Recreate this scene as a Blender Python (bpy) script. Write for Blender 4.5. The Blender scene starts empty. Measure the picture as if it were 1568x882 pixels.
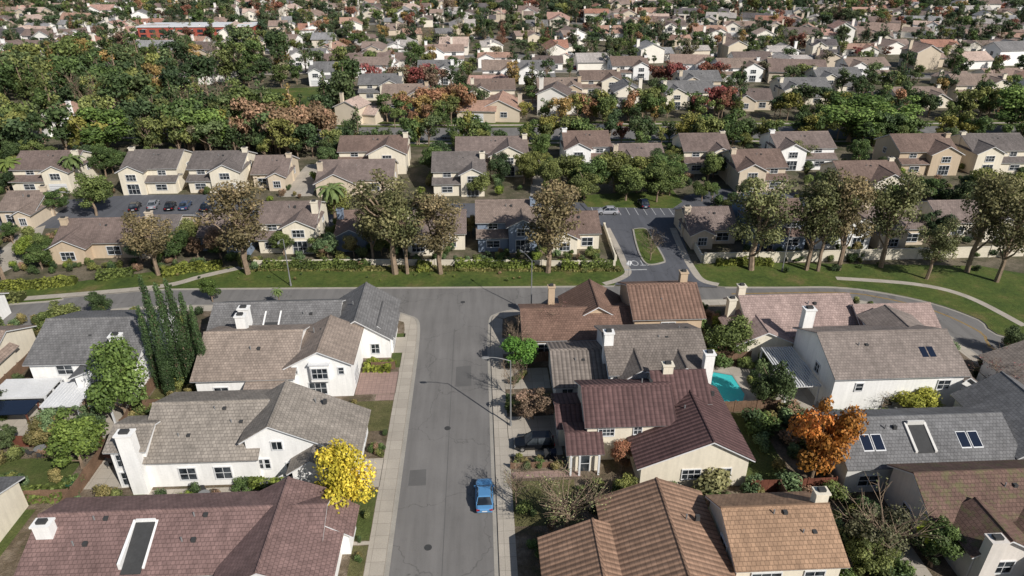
import bpy,bmesh,math,random
import numpy as np
from mathutils import Vector,Matrix
R=random.Random(7)
S=bpy.context.scene
# ---------------------------------------------------------------- survey
# ground survey: converts bearings taken from the drone station into metres on a level plane z
f=1045.;CH=50.;PT=math.radians(27.4);YW=math.radians(2.82)
def G(px,py,z=0):
    u=(px-784)/f;v=(py-441)/f
    D=math.sin(PT)+v*math.cos(PT);F=math.cos(PT)-v*math.sin(PT);s=(CH-z)/D
    a=u*s;b=F*s
    return a*math.cos(YW)+b*math.sin(YW),-a*math.sin(YW)+b*math.cos(YW)
def srgb(r,g,b,k=1.0):
    c=lambda x:((x/255)/12.92 if x/255<=.04045 else ((x/255+.055)/1.055)**2.4)*k
    return (c(r),c(g),c(b),1)
# ---------------------------------------------------------------- materials
def newmat(name):
    m=bpy.data.materials.new(name);m.use_nodes=True
    nt=m.node_tree;nt.nodes.clear()
    o=nt.nodes.new('ShaderNodeOutputMaterial');p=nt.nodes.new('ShaderNodeBsdfPrincipled')
    nt.links.new(p.outputs[0],o.inputs[0])
    p.inputs['Roughness'].default_value=.85
    p.inputs['Specular IOR Level'].default_value=.25
    return m,nt,p,o
def nd(nt,t,**k):
    n=nt.nodes.new(t)
    for a,b in k.items(): setattr(n,a,b)
    return n
def mixc(nt,a,b,fac,mode='MIX'):
    n=nt.nodes.new('ShaderNodeMix');n.data_type='RGBA';n.blend_type=mode
    for s,v in ((0,fac),(6,a),(7,b)):
        if hasattr(v,'links') : nt.links.new(v,n.inputs[s])
        else: n.inputs[s].default_value=v
    return n.outputs[2]
def noise(nt,vec,scale,detail=4,rough=.6):
    n=nd(nt,'ShaderNodeTexNoise');n.inputs['Scale'].default_value=scale;n.inputs['Detail'].default_value=detail;n.inputs['Roughness'].default_value=rough
    nt.links.new(vec,n.inputs['Vector']);return n.outputs['Fac']
def ramp(nt,fac,stops):
    n=nd(nt,'ShaderNodeValToRGB');e=n.color_ramp.elements
    while len(e)<len(stops): e.new(.5)
    for i,(p,c) in enumerate(stops):
        e[i].position=p;e[i].color=c if len(c)==4 else (*c,1)
    nt.links.new(fac,n.inputs[0]);return n.outputs[0]
def g(v): return (v,v,v,1)
def pos(nt): return nd(nt,'ShaderNodeNewGeometry').outputs['Position']
def bump(nt,p,h,st,d):
    n=nd(nt,'ShaderNodeBump');n.inputs['Strength'].default_value=st;n.inputs['Distance'].default_value=d
    nt.links.new(h,n.inputs['Height']);nt.links.new(n.outputs[0],p.inputs['Normal'])
def mulnoise(nt,base,vec,sc1,lo,hi,sc2=None,lo2=.9,hi2=1.1):
    c=mixc(nt,base,ramp(nt,noise(nt,vec,sc1),[(.3,g(lo)),(.7,g(hi))]),1.0,'MULTIPLY')
    if sc2: c=mixc(nt,c,ramp(nt,noise(nt,vec,sc2,2),[(.3,g(lo2)),(.7,g(hi2))]),1.0,'MULTIPLY')
    return c
def surf(name,col,sc1=.3,lo=.8,hi=1.0,sc2=6,lo2=.85,hi2=1.0,rough=.85,bs=0,bsc=20):
    m,nt,p,o=newmat(name);v=pos(nt)
    c=mulnoise(nt,col,v,sc1,lo,hi,sc2,lo2,hi2)
    nt.links.new(c,p.inputs['Base Color']);p.inputs['Roughness'].default_value=rough
    if bs: bump(nt,p,noise(nt,v,bsc),bs,.05)
    return m
def objsurf(name,sc1=.4,lo=.9,hi=1.0,sc2=5,lo2=.93,hi2=1.0,rough=.8):
    m,nt,p,o=newmat(name);v=pos(nt)
    oi=nd(nt,'ShaderNodeObjectInfo')
    c=mulnoise(nt,oi.outputs['Color'],v,sc1,lo,hi,sc2,lo2,hi2)
    mp=nd(nt,'ShaderNodeMapping');mp.inputs['Scale'].default_value=(2.5,2.5,.25);nt.links.new(v,mp.inputs[0])
    c=mixc(nt,c,ramp(nt,noise(nt,mp.outputs[0],1,4),[(.35,g(.88)),(.6,g(1.))]),.8,'MULTIPLY')
    nt.links.new(c,p.inputs['Base Color']);p.inputs['Roughness'].default_value=rough
    return m
def roofmat(name,style):
    m,nt,p,o=newmat(name);v=pos(nt)
    oi=nd(nt,'ShaderNodeObjectInfo');uv=nd(nt,'ShaderNodeTexCoord').outputs['UV']
    c=mulnoise(nt,oi.outputs['Color'],v,.25,.8,1.1,1.7,.84,1.1)
    mp=nd(nt,'ShaderNodeMapping');mp.inputs['Scale'].default_value=(1.4,.12,1);nt.links.new(uv,mp.inputs[0])
    c=mixc(nt,c,ramp(nt,noise(nt,mp.outputs[0],1,4),[(.35,g(.82)),(.62,g(1.05))]),.8,'MULTIPLY')
    br=nd(nt,'ShaderNodeTexBrick');br.inputs['Scale'].default_value=1
    br.inputs['Bias'].default_value=0
    nt.links.new(uv,br.inputs['Vector'])
    if style=='tile':
        br.inputs['Color1'].default_value=g(.86);br.inputs['Color2'].default_value=g(1.1);br.inputs['Mortar'].default_value=g(.62)
        br.inputs['Mortar Size'].default_value=.03;br.inputs['Brick Width'].default_value=1.04;br.inputs['Row Height'].default_value=.42;br.offset=0
        c=mixc(nt,c,br.outputs['Color'],.7,'MULTIPLY')
        w=nd(nt,'ShaderNodeTexWave');w.wave_type='BANDS';w.bands_direction='X';w.inputs['Scale'].default_value=.314159/.52
        w.inputs['Distortion'].default_value=.0
        nt.links.new(uv,w.inputs['Vector'])
        c=mixc(nt,c,ramp(nt,w.outputs['Fac'],[(.08,g(.5)),(.4,g(1.0))]),.7,'MULTIPLY')
        bump(nt,p,w.outputs['Fac'],.6,.08)
    else:
        br.inputs['Color1'].default_value=g(.76);br.inputs['Color2'].default_value=g(1.12);br.inputs['Mortar'].default_value=g(.5)
        br.inputs['Mortar Size'].default_value=.03;br.inputs['Mortar Smooth'].default_value=.4
        br.inputs['Brick Width'].default_value=.36;br.inputs['Row Height'].default_value=.36
        c=mixc(nt,c,br.outputs['Color'],.62,'MULTIPLY')
        n=nd(nt,'ShaderNodeMath',operation='MULTIPLY');n.inputs[1].default_value=-1
        nt.links.new(br.outputs['Fac'],n.inputs[0]);bump(nt,p,n.outputs[0],.8,.04)
    if style=='moss':
        c=mixc(nt,c,srgb(100,98,66),ramp(nt,noise(nt,v,1.2,6,.7),[(.5,g(0)),(.62,g(.7))]))
    nt.links.new(c,p.inputs['Base Color']);p.inputs['Roughness'].default_value=.8
    return m
M={}
M['shake']=roofmat('roof_shingle','shake');M['tile']=roofmat('roof_barrel_tile','tile');M['moss']=roofmat('roof_mossy','moss')
M['wall']=objsurf('stucco_wall')
M['trim']=surf('white_trim',g(.72),.5,.9,1,rough=.6)
M['wood']=surf('fence_wood',srgb(135,108,88),.8,.6,1.0,9,.7,1.05)
M['timber']=surf('redwood',srgb(125,78,62),.8,.6,1.0,9,.7,1.05)
def glassm():
    m,nt,p,o=newmat('window_glass');v=pos(nt)
    c=ramp(nt,noise(nt,v,.8,2),[(.4,(.012,.016,.02,1)),(.65,(.07,.08,.09,1))])
    nt.links.new(c,p.inputs['Base Color']);p.inputs['Roughness'].default_value=.08;p.inputs['Specular IOR Level'].default_value=.6
    return m
M['glass']=glassm()
def asphalt(name,col):
    m,nt,p,o=newmat(name);v=pos(nt)
    mp=nd(nt,'ShaderNodeMapping');mp.inputs['Scale'].default_value=(1,.08,1);nt.links.new(v,mp.inputs[0])
    c=mulnoise(nt,col,v,.12,.86,1.06,30,.85,1.1)
    c=mixc(nt,c,ramp(nt,noise(nt,mp.outputs[0],.9,3),[(.35,g(.88)),(.65,g(1.08))]),1.,'MULTIPLY')
    c=mixc(nt,c,ramp(nt,noise(nt,v,1.6,6,.7),[(.58,g(1.)),(.72,g(.84))]),1.,'MULTIPLY')
    vo=nd(nt,'ShaderNodeTexVoronoi');vo.feature='DISTANCE_TO_EDGE';vo.inputs['Scale'].default_value=.11
    nv=nd(nt,'ShaderNodeTexNoise');nv.inputs['Scale'].default_value=.4;nv.inputs['Detail'].default_value=5;nt.links.new(v,nv.inputs['Vector'])
    ad=nd(nt,'ShaderNodeVectorMath',operation='MULTIPLY_ADD');ad.inputs[1].default_value=(5,5,0)
    nt.links.new(nv.outputs['Color'],ad.inputs[0]);nt.links.new(v,ad.inputs[2]);nt.links.new(ad.outputs[0],vo.inputs['Vector'])
    c=mixc(nt,c,ramp(nt,vo.outputs['Distance'],[(0,g(.6)),(.008,g(1))]),.8,'MULTIPLY')
    nt.links.new(c,p.inputs['Base Color']);p.inputs['Roughness'].default_value=.9
    bump(nt,p,noise(nt,v,40,2),.2,.02)
    return m
M['asphalt']=asphalt('asphalt',srgb(119,116,113));M['asphalt2']=asphalt('asphalt_dark',srgb(92,93,98))
M['patch']=surf('asphalt_patch',srgb(104,102,100),.5,.85,1.,20,.85,1.)
def concrete(name,col,js=1.5):
    m,nt,p,o=newmat(name);v=pos(nt)
    c=mulnoise(nt,col,v,.35,.82,1.0,8,.88,1.05)
    br=nd(nt,'ShaderNodeTexBrick',offset=0);br.inputs['Scale'].default_value=1;br.inputs['Color1'].default_value=g(.9);br.inputs['Color2'].default_value=g(1.04)
    br.inputs['Mortar'].default_value=g(.6);br.inputs['Mortar Size'].default_value=.02;br.inputs['Brick Width'].default_value=js;br.inputs['Row Height'].default_value=js
    nt.links.new(v,br.inputs['Vector'])
    c=mixc(nt,c,br.outputs['Color'],1.,'MULTIPLY')
    nt.links.new(c,p.inputs['Base Color']);return m
M['conc']=concrete('concrete_paving',srgb(178,169,156));M['pave']=concrete('pink_paving',srgb(160,135,125),.5)
M['kerb']=surf('kerb_concrete',srgb(165,159,149),.5,.8,1)
def ground(name,stops,sc=.25,sc2=3.):
    m,nt,p,o=newmat(name);v=pos(nt)
    c=ramp(nt,noise(nt,v,sc,8,.65),stops)
    c=mixc(nt,c,ramp(nt,noise(nt,v,sc2,6,.75),[(.3,g(.55)),(.7,g(1.15))]),1.,'MULTIPLY')
    nt.links.new(c,p.inputs['Base Color']);bump(nt,p,noise(nt,v,7,5),.8,.2);return m
M['ground']=ground('ground_soil',[(.3,srgb(70,76,48)),(.5,srgb(100,94,76)),(.62,srgb(128,117,100)),(.75,srgb(80,88,52))])
M['yard']=ground('yard_mulch',[(.3,srgb(80,82,55)),(.45,srgb(105,92,75)),(.6,srgb(138,124,108)),(.75,srgb(82,90,52))],.35,4)
M['lawn']=ground('lawn_grass',[(.3,srgb(72,86,42)),(.5,srgb(86,96,50)),(.7,srgb(104,104,64))],.3,5)
M['lawndull']=ground('lawn_dry',[(.3,srgb(84,86,50)),(.5,srgb(100,98,62)),(.7,srgb(118,110,76))],.5,5)
M['lawnb']=ground('lawn_watered',[(.28,srgb(58,76,34)),(.45,srgb(80,96,42)),(.56,srgb(92,102,48)),(.7,srgb(118,108,68))],.2,1.8)
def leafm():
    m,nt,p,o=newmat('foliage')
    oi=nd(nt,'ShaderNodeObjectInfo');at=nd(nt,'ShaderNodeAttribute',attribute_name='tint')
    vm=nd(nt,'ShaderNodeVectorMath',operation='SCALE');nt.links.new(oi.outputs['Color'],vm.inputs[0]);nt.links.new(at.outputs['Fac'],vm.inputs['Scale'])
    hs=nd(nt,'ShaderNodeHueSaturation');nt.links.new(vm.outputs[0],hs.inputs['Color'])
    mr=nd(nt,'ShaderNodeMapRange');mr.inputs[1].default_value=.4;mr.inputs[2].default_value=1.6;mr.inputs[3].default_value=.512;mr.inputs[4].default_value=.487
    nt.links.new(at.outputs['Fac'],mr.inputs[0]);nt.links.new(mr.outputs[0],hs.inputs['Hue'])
    nt.links.new(hs.outputs[0],p.inputs['Base Color']);p.inputs['Roughness'].default_value=.6
    tr=nd(nt,'ShaderNodeBsdfTranslucent');nt.links.new(hs.outputs[0],tr.inputs[0])
    mx=nd(nt,'ShaderNodeMixShader');mx.inputs[0].default_value=.2
    nt.links.new(p.outputs[0],mx.inputs[1]);nt.links.new(tr.outputs[0],mx.inputs[2]);nt.links.new(mx.outputs[0],o.inputs[0])
    return m
M['leaf']=leafm()
M['bark']=surf('bark',srgb(150,130,110),1.,.6,1.1,8,.7,1.1)
M['metal']=surf('galvanised_metal',g(.25),1,.8,1,rough=.4)
M['paint']=surf('white_road_paint',g(.6),2,.6,1.,12,.6,1.)
M['yellow']=surf('yellow_road_paint',srgb(190,150,60),2,.5,1.,12,.6,1.)
M['black']=surf('black_rubber',g(.02),2,.8,1.)
M['dark']=surf('dark_vent_recess_shade',g(.06),2,.8,1.)  # vents and dark fittings; also painted shade filling the roof notches
def simple(name,col,rough,metal=0,spec=.5,coat=0):
    m,nt,p,o=newmat(name);v=pos(nt)
    nt.links.new(mulnoise(nt,col,v,2,.95,1.02),p.inputs['Base Color']);p.inputs['Roughness'].default_value=rough;p.inputs['Metallic'].default_value=metal
    p.inputs['Specular IOR Level'].default_value=spec;p.inputs['Coat Weight'].default_value=coat
    return m
m,nt,p,o=newmat('car_paint');oi=nd(nt,'ShaderNodeObjectInfo');nt.links.new(mulnoise(nt,oi.outputs['Color'],pos(nt),3,.95,1.),p.inputs['Base Color'])
p.inputs['Roughness'].default_value=.3;p.inputs['Coat Weight'].default_value=.7;p.inputs['Metallic'].default_value=.25;M['carpaint']=m
M['water']=simple('pool_water',(.06,.48,.48,1),.08)
M['red']=simple('sign_red',(.5,.02,.02,1),.4)
M['tail']=simple('tail_lamp',(.35,.01,.01,1),.3);M['chrome']=simple('wheel_alloy',g(.5),.3,.8)
M['solar']=simple('solar_panel',(.012,.018,.035,1),.15)
# ---------------------------------------------------------------- mesh helpers
def link(o): S.collection.objects.link(o);return o
def empty(name,loc=(0,0,0)):
    e=bpy.data.objects.new(name,None);e.location=loc;e.empty_display_size=.1;return link(e)
class MB:
    def __init__(s): s.v=[];s.f=[];s.uv=[];s.m=[];s.mats=[]
    def mi(s,k):
        if k not in s.mats: s.mats.append(k)
        return s.mats.index(k)
    def face(s,pts,mat,uv=None):
        i=len(s.v);s.v+=[tuple(p) for p in pts];s.f.append(tuple(range(i,i+len(pts))))
        s.uv.append(uv or [(p[0],p[1]) for p in pts]);s.m.append(s.mi(mat))
    def solid(s,pts,faces,mat,uvs=None):
        i=len(s.v);s.v+=[tuple(p) for p in pts]
        for k,fc in enumerate(faces):
            s.f.append(tuple(i+j for j in fc))
            s.uv.append(uvs[k] if uvs else [(pts[j][0]+pts[j][1],pts[j][2]) for j in fc]);s.m.append(s.mi(mat))
    def box(s,x0,x1,y0,y1,z0,z1,mat):
        p=[(x0,y0,z0),(x1,y0,z0),(x1,y1,z0),(x0,y1,z0),(x0,y0,z1),(x1,y0,z1),(x1,y1,z1),(x0,y1,z1)]
        s.solid(p,[(3,2,1,0),(4,5,6,7),(0,1,5,4),(1,2,6,5),(2,3,7,6),(3,0,4,7)],mat)
    def slopebox(s,x0,x1,ya,yb,zb,za1,zb1,mat):
        p=[(x0,ya,zb),(x1,ya,zb),(x1,yb,zb),(x0,yb,zb),(x0,ya,za1),(x1,ya,za1),(x1,yb,zb1),(x0,yb,zb1)]
        s.solid(p,[(3,2,1,0),(4,5,6,7),(0,1,5,4),(1,2,6,5),(2,3,7,6),(3,0,4,7)],mat)
    def cyl(s,a,b,r0,r1,mat,n=8):
        a=Vector(a);b=Vector(b);d=(b-a).normalized();u=d.orthogonal().normalized();w=d.cross(u)
        p=[a+(u*math.cos(t)+w*math.sin(t))*r0 for t in [2*math.pi*i/n for i in range(n)]]+[b+(u*math.cos(t)+w*math.sin(t))*r1 for t in [2*math.pi*i/n for i in range(n)]]
        fs=[(i,(i+1)%n,n+(i+1)%n,n+i) for i in range(n)]+[tuple(range(n-1,-1,-1)),tuple(range(n,2*n))]
        s.solid(p,fs,mat)
    def add(s,mb):
        off=len(s.v);s.v+=mb.v;mp=[s.mi(k) for k in mb.mats]
        s.f+=[tuple(i+off for i in fc) for fc in mb.f];s.uv+=mb.uv;s.m+=[mp[i] for i in mb.m]
    def mesh(s,name,recalc=True):
        me=bpy.data.meshes.new(name);me.from_pydata(s.v,[],s.f)
        for k in s.mats: me.materials.append(M[k])
        me.polygons.foreach_set('material_index',s.m)
        ul=me.uv_layers.new(name='UVMap');fl=[c for u in s.uv for p in u for c in p];ul.data.foreach_set('uv',fl)
        if recalc:
            bm=bmesh.new();bm.from_mesh(me);bmesh.ops.recalc_face_normals(bm,faces=bm.faces);bm.to_mesh(me);bm.free()
        me.update();return me
    def obj(s,name,parent=None,col=None,**k):
        o=bpy.data.objects.new(name,s.mesh(name,**k));link(o)
        if parent: o.parent=parent
        if col: o.color=col
        return o
FOOT=[]
def inside(x,y,mg=0):
    return any(a-mg<x<b+mg and c-mg<y<d+mg for a,b,c,d in FOOT)
# ---------------------------------------------------------------- buildings
class House:
    def __init__(s,name,wall,roof,style='shake',foot=True):
        s.name=name;s.w=MB();s.r=MB();s.t=MB();s.g=MB();s.c=MB();s.wall=wall;s.roof=roof;s.style=style;s.foot=foot
    def gable(s,ax,a0,ar,a1,z0,zr,z1,b0,b1,oh=.5,rk=.35,style=None):
        st=style or s.style
        P=(lambda a,b,z:(a,b,z)) if ax=='y' else (lambda a,b,z:(b,a,z))
        if s.foot: FOOT.append((a0,a1,b0,b1) if ax=='y' else (b0,b1,a0,a1))
        pr=[(a0,0),(a1,0),(a1,z1),(ar,zr),(a0,z0)]
        pts=[P(a,b0,z) for a,z in pr]+[P(a,b1,z) for a,z in pr]
        s.w.solid(pts,[(0,1,2,3,4),(9,8,7,6,5)]+[(i,(i+1)%5,5+(i+1)%5,5+i) for i in range(5)],'wall')
        for ae,ze in ((a0,z0),(a1,z1)):
            d=Vector((ae-ar,ze-zr));L=d.length;d/=L;n=Vector((-d.y,d.x))
            if n.y<0:n=-n
            E=Vector((ae,ze))+d*oh;T=Vector((ar,zr))
            for (o0,o1,ex,mat,mb) in ((.004,.13,.02,'trim',s.t),(.132,.21,0.02,st,s.r)):
                e=E+d*ex
                q=[T+n*o0,e+n*o0,e+n*o1,T+n*o1]
                tt=(ar-T.x-n.x*o1)/(d.x if abs(d.x)>1e-6 else 1);q[3]=T+n*o1+d*tt
                tt=(ar-T.x-n.x*o0)/(d.x if abs(d.x)>1e-6 else 1);q[0]=T+n*o0+d*tt
                bb0=b0-rk-ex;bb1=b1+rk+ex
                pts=[P(c.x,bb0,c.y) for c in q]+[P(c.x,bb1,c.y) for c in q]
                LL=L+oh
                fs=[(3,2,6,7),(0,1,5,4),(1,2,6,5),(0,1,2,3),(4,5,6,7)]
                uvs=[[(bb0,0),(bb0,LL),(bb1,LL),(bb1,0)],[(0,0)]*4,[(bb0,LL),(bb0,LL+.1),(bb1,LL+.1),(bb1,LL)],[(0,0),(0,LL),(.1,LL),(.1,0)],[(0,0),(0,LL),(.1,LL),(.1,0)]]
                mb.solid(pts,fs,mat,uvs)
        zc=zr+.22
        q=[(ar-.17,zc-.07),(ar+.17,zc-.07),(ar+.08,zc+.07),(ar-.08,zc+.07)]
        pts=[P(a,b0-rk-.03,z) for a,z in q]+[P(a,b1+rk+.03,z) for a,z in q]
        s.r.solid(pts,[(0,1,2,3),(7,6,5,4),(0,1,5,4),(1,2,6,5),(2,3,7,6),(3,0,4,7)],st)
        return s
    def win(s,x,z,w,h,y,face='-y',nx=2,nz=2,door=False):
        if face=='-y': B=lambda a0,a1,o0,o1,z0,z1,mb,mt:mb.box(a0,a1,y-o1,y-o0,z0,z1,mt)
        elif face=='+x': B=lambda a0,a1,o0,o1,z0,z1,mb,mt:mb.box(y+o0,y+o1,a0,a1,z0,z1,mt)
        else: B=lambda a0,a1,o0,o1,z0,z1,mb,mt:mb.box(y-o1,y-o0,a0,a1,z0,z1,mt)
        a0=x-w/2;a1=x+w/2;z1=z+h
        if door:
            B(a0,a1,.01,.05,z,z1,s.t,'trim')
            for i in range(1,4): B(a0+.05,a1-.05,.051,.07,z+h*i/4-.02,z+h*i/4+.02,s.t,'dark')
            return
        B(a0,a1,.01,.03,z,z1,s.g,'glass')
        t=.09
        B(a0-t,a0,.0,.1,z,z1,s.t,'trim');B(a1,a1+t,.0,.1,z,z1,s.t,'trim')
        B(a0-t,a1+t,.0,.12,z-t,z-.001,s.t,'trim');B(a0-t,a1+t,.0,.12,z1+.001,z1+t,s.t,'trim')
        for i in range(1,nx): B(a0+w*i/nx-.025,a0+w*i/nx+.025,.031,.06,z,z1,s.t,'trim')
        for i in range(1,nz): B(a0,a1,.032,.058,z+h*i/nz-.025,z+h*i/nz+.025,s.t,'trim')
    def chim(s,x,y,w,d,z1,z0=0):
        s.c.box(x-w/2,x+w/2,y-d/2,y+d/2,z0,z1,'wall')
        s.c.box(x-w/2-.1,x+w/2+.1,y-d/2-.1,y+d/2+.1,z1+.001,z1+.16,'wall')
        s.c.box(x-w*.28,x+w*.28,y-d*.28,y+d*.28,z1+.161,z1+.42,'dark')
    def vent(s,x,y,z):
        s.c.cyl((x,y,z-.3),(x,y,z+.5),.07,.07,'metal',6)
        s.c.box(x+.8,x+1.15,y-.15,y+.2,z-.2,z+.28,'dark')
    def done(s):
        e=empty(s.name)
        for mb,n,c in ((s.w,'walls',s.wall),(s.r,'roof',s.roof),(s.t,'trim',None),(s.g,'windows',None),(s.c,'chimney',s.wall)):
            if mb.f: mb.obj(n,e,c)
        return e
    def merged(s,name):
        big=MB()
        for mb in (s.w,s.r,s.t,s.g,s.c): big.add(mb)
        return big.mesh(name)
WHITE=srgb(244,242,238);CREAM=srgb(230,220,200);BEIGE=srgb(210,194,172);GREYB=srgb(132,144,160);TANW=srgb(198,178,153)
N='suburban_house'
rT=srgb(148,136,126);rG=srgb(124,122,121)
# H1 bottom-left
h=House(N,WHITE,srgb(134,109,104))
h.gable('x',40.9,45.6,48.7,3,5.0,3.6,-38.6,-14.5).gable('y',-22,-18.2,-13.2,3.3,5.4,3.2,38.5,48.4)
h.gable('y',-16.5,-14.2,-12.4,2.9,4.0,2.8,44.5,47.5)
h.w.slopebox(-30.6,-30.35,41,44.8,3,3.9,5.0,'wall');h.w.box(-30.35,-28.7,44.6,44.8,3,5.1,'wall')
h.g.slopebox(-30.34,-28.7,40.6,44.59,3,3.16,4.88,'dark');h.w.slopebox(-28.69,-28.5,41,44.8,3,3.4,4.9,'wall')  # dark slab on the roof paints the shaded inside of the open courtyard
h.chim(-37.6,44.0,1.4,.9,5.7);h.vent(-34,45,4.9);h.vent(-25.5,45,4.9);h.vent(-26,43,4.1);h.vent(-35,43,4.1);h.done()
h=House(N,CREAM,srgb(115,101,95));h.gable('x',29,34.5,38.6,3,5,3,-36,-14);h.vent(-22,36,4.6);h.chim(-29,37.6,1,.8,5.0);h.done()
# H2
h=House(N,WHITE,srgb(152,143,133))
h.gable('x',54.0,59.4,63.6,3.7,6.4,4.6,-34.2,-23).gable('y',-24,-21.3,-13.2,5.3,7.0,3.0,54.6,61.6)
h.gable('y',-19.2,-17.2,-15.2,2.9,4.2,2.9,52.6,57);h.gable('x',54.1,56.5,58.8,5.1,6,5.1,-37,-33.6)
h.chim(-34.6,53.5,1.5,1.0,7.4)
h.win(-36.2,2.9,.7,1.5,54.1);h.win(-36.2,.5,.8,1.6,54.1);h.win(-22.9,1.6,.5,1.2,54.6,nx=1);h.win(-22.2,1.6,.5,1.2,54.6,nx=1);h.win(-20.9,4.0,1.0,1.0,54.6,nx=2,nz=1)
h.win(-30,1.0,1.6,1.5,54.0);h.win(-26.5,1.0,1.6,1.5,54.0);h.win(-19.8,.4,1.0,1.8,54.6,nx=2,nz=1);h.win(55.5,.6,2.4,2.2,-15.2,'+x',door=True);h.win(59.5,.8,1.6,1.3,-13.2,'+x')
h.vent(-28,58.6,6.1);h.vent(-26,57.2,5.4);h.vent(-18,60,5.7);h.vent(-31,56,4.8);h.done()
# H3
h=House(N,WHITE,srgb(156,141,129))
h.gable('x',67.6,73.5,77.3,3.9,6.5,5,-33.8,-22.5).gable('y',-23.2,-19.4,-15.9,4.6,6.6,4.9,68.6,76.5)
h.gable('x',65.4,67.5,69.5,2.9,3.4,3.3,-27.5,-23.5)
h.chim(-30.3,75.8,1.2,.9,7.6);h.w.box(-20.5,-18.3,68.0,68.6,2.7,5.0,'wall');h.t.box(-20.65,-18.15,67.9,68.6,5.001,5.15,'trim')
h.win(-19.4,3.2,1.8,1.4,68.0,nx=3);h.win(-20,.6,2.0,1.6,68.6,nx=3);h.win(-31,1.2,1.6,1.4,67.6);h.win(71.5,.2,2.6,2.2,-15.9,'+x',door=True);h.win(-22.4,3.6,.5,.9,68.6,nx=1);h.win(-17,3.4,.6,.9,68.6,nx=1)
h.vent(-28,71,5.6);h.vent(-21,74,6.2);h.done()
# H4
h=House(N,WHITE,rG)
h.gable('x',78.6,83,87,3.3,5.4,3.5,-36,-19.5).gable('y',-20.6,-16.4,-12.3,3.3,5.9,3.2,76.9,87).gable('y',-15.5,-13.8,-12.1,3,4.4,2.9,78,84)
h.chim(-31.2,79.6,1.3,1,6.6);h.win(-17,1.0,1.8,1.4,76.9);h.win(-14.2,.9,1.0,1.4,76.9);h.win(79.5,.2,2.4,2.2,-12.1,'+x',door=True)
h.w.slopebox(-29.2,-29.0,79.4,82,3,3.95,5.15,'wall');h.w.slopebox(-27.2,-27,79.4,82,3,3.95,5.15,'wall');h.g.slopebox(-28.99,-27.21,79.4,82,3,3.93,5.1,'dark');h.vent(-24,81,4.6);h.vent(-17.5,82,5.5);h.done()  # dark slab between the white cheeks stands in for shade in the opening
# H5
h=House(N,WHITE,rG)
h.gable('x',70.5,76.5,82.5,4.9,7.2,4.9,-54,-41.5).gable('y',-47.5,-44.5,-42,4.4,5.6,4.4,68,74)
h.chim(-43.6,71.5,1.2,.9,7.7);h.win(-50,3.2,1.8,1.2,70.5);h.win(-51.5,.8,1.8,1.6,70.5);h.win(-45,3,1.6,1.2,68);h.win(-45,.3,2.2,2.,68,nx=3,nz=1);h.win(74,3.2,1.2,1.1,-41.5,'+x');h.vent(-49,74,6.2);h.done()
h=House(N,CREAM,srgb(156,138,126));h.gable('x',72,77,82,3.2,5.4,3.2,-72,-60.5).gable('y',-66,-63,-60,3.2,4.8,3.2,69.5,77);h.win(-63,.8,2,1.4,69.5);h.chim(-69,74,1,.8,6);h.done()
h=House(N,WHITE,srgb(146,128,118));h.gable('y',-68,-63.5,-59,3.4,5.9,3.4,56,66.5);h.win(-63,1,2,1.4,56);h.done()
h=House(N,WHITE,srgb(150,130,118));h.gable('x',84,88,92,3.2,5.2,3.2,-84,-70);h.win(-75,1,2,1.4,84);h.chim(-79,86,1,.8,6);h.done()
h=House(N,CREAM,rG);h.gable('x',40,46,52,3.4,5.4,3.4,-62,-45);h.win(-48,1,2,1.4,40);h.done()
# R1
h=House(N,BEIGE,srgb(158,127,106),'tile')
h.gable('y',10.4,15.4,19.2,4.0,6.0,4.4,34,46).gable('y',4.9,9.1,12.4,3,4.8,3.4,33,42.6)
h.gable('y',18.4,19.6,20.6,2.8,3.5,2.8,36,38);h.vent(17,42,5.6);h.win(35,.3,1,2,4.9,'-x');h.done()
h=House(N,CREAM,srgb(168,136,110))
h.gable('x',37.4,41.6,44.6,5,6.9,5.2,20,28.6).gable('x',36.0,37.6,40.6,2.9,3.6,3.4,16.8,20.1,style='tile')
h.chim(28.4,42.2,1.1,.8,7.9);h.win(22.5,2.9,2.4,1.2,37.4,nx=3);h.win(26.5,2.9,1.6,1.2,37.4);h.win(40.5,3.2,1.4,1.3,20,'-x');h.win(43,1,1.2,1.3,20,'-x');h.vent(24,41,6.8);h.vent(26,39.5,6.);h.done()
# R2
h=House(N,CREAM,srgb(102,78,76),'tile')
h.gable('x',55.8,59.2,63.2,5.0,7.2,5.0,10.6,19.5).gable('y',15.4,22.2,26.2,3.1,6.0,3.7,51.3,63).gable('x',54.2,55.8,57.5,2.8,3.7,3.4,8.6,11.8)
h.gable('x',58.5,61.5,64,5.5,7.2,5.5,18.5,24,style='tile');h.gable('x',58.2,60.4,63.4,2.9,3.9,3,8.0,10.7)
h.chim(20.1,61.5,1.1,.8,8.2);h.win(12.6,3.4,1.6,1.3,55.8,nx=4,nz=3);h.win(15.9,3.5,.8,1.0,55.8);h.win(20.5,1.3,1.8,1.2,51.3,nx=3);h.win(24,1.3,1.0,1.2,51.3);h.win(10.2,.1,1.0,2.1,54.2,nx=1);h.win(60.5,.2,2.4,2.2,8.0,'-x',door=True)
h.vent(17,60,7.);h.vent(21,57,5.6);h.vent(24,60,5.2)
for xx in (8.7,9.6,11.6): h.t.box(xx-.1,xx+.1,53.5,53.7,0,2.6,'trim')
h.done()
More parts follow.
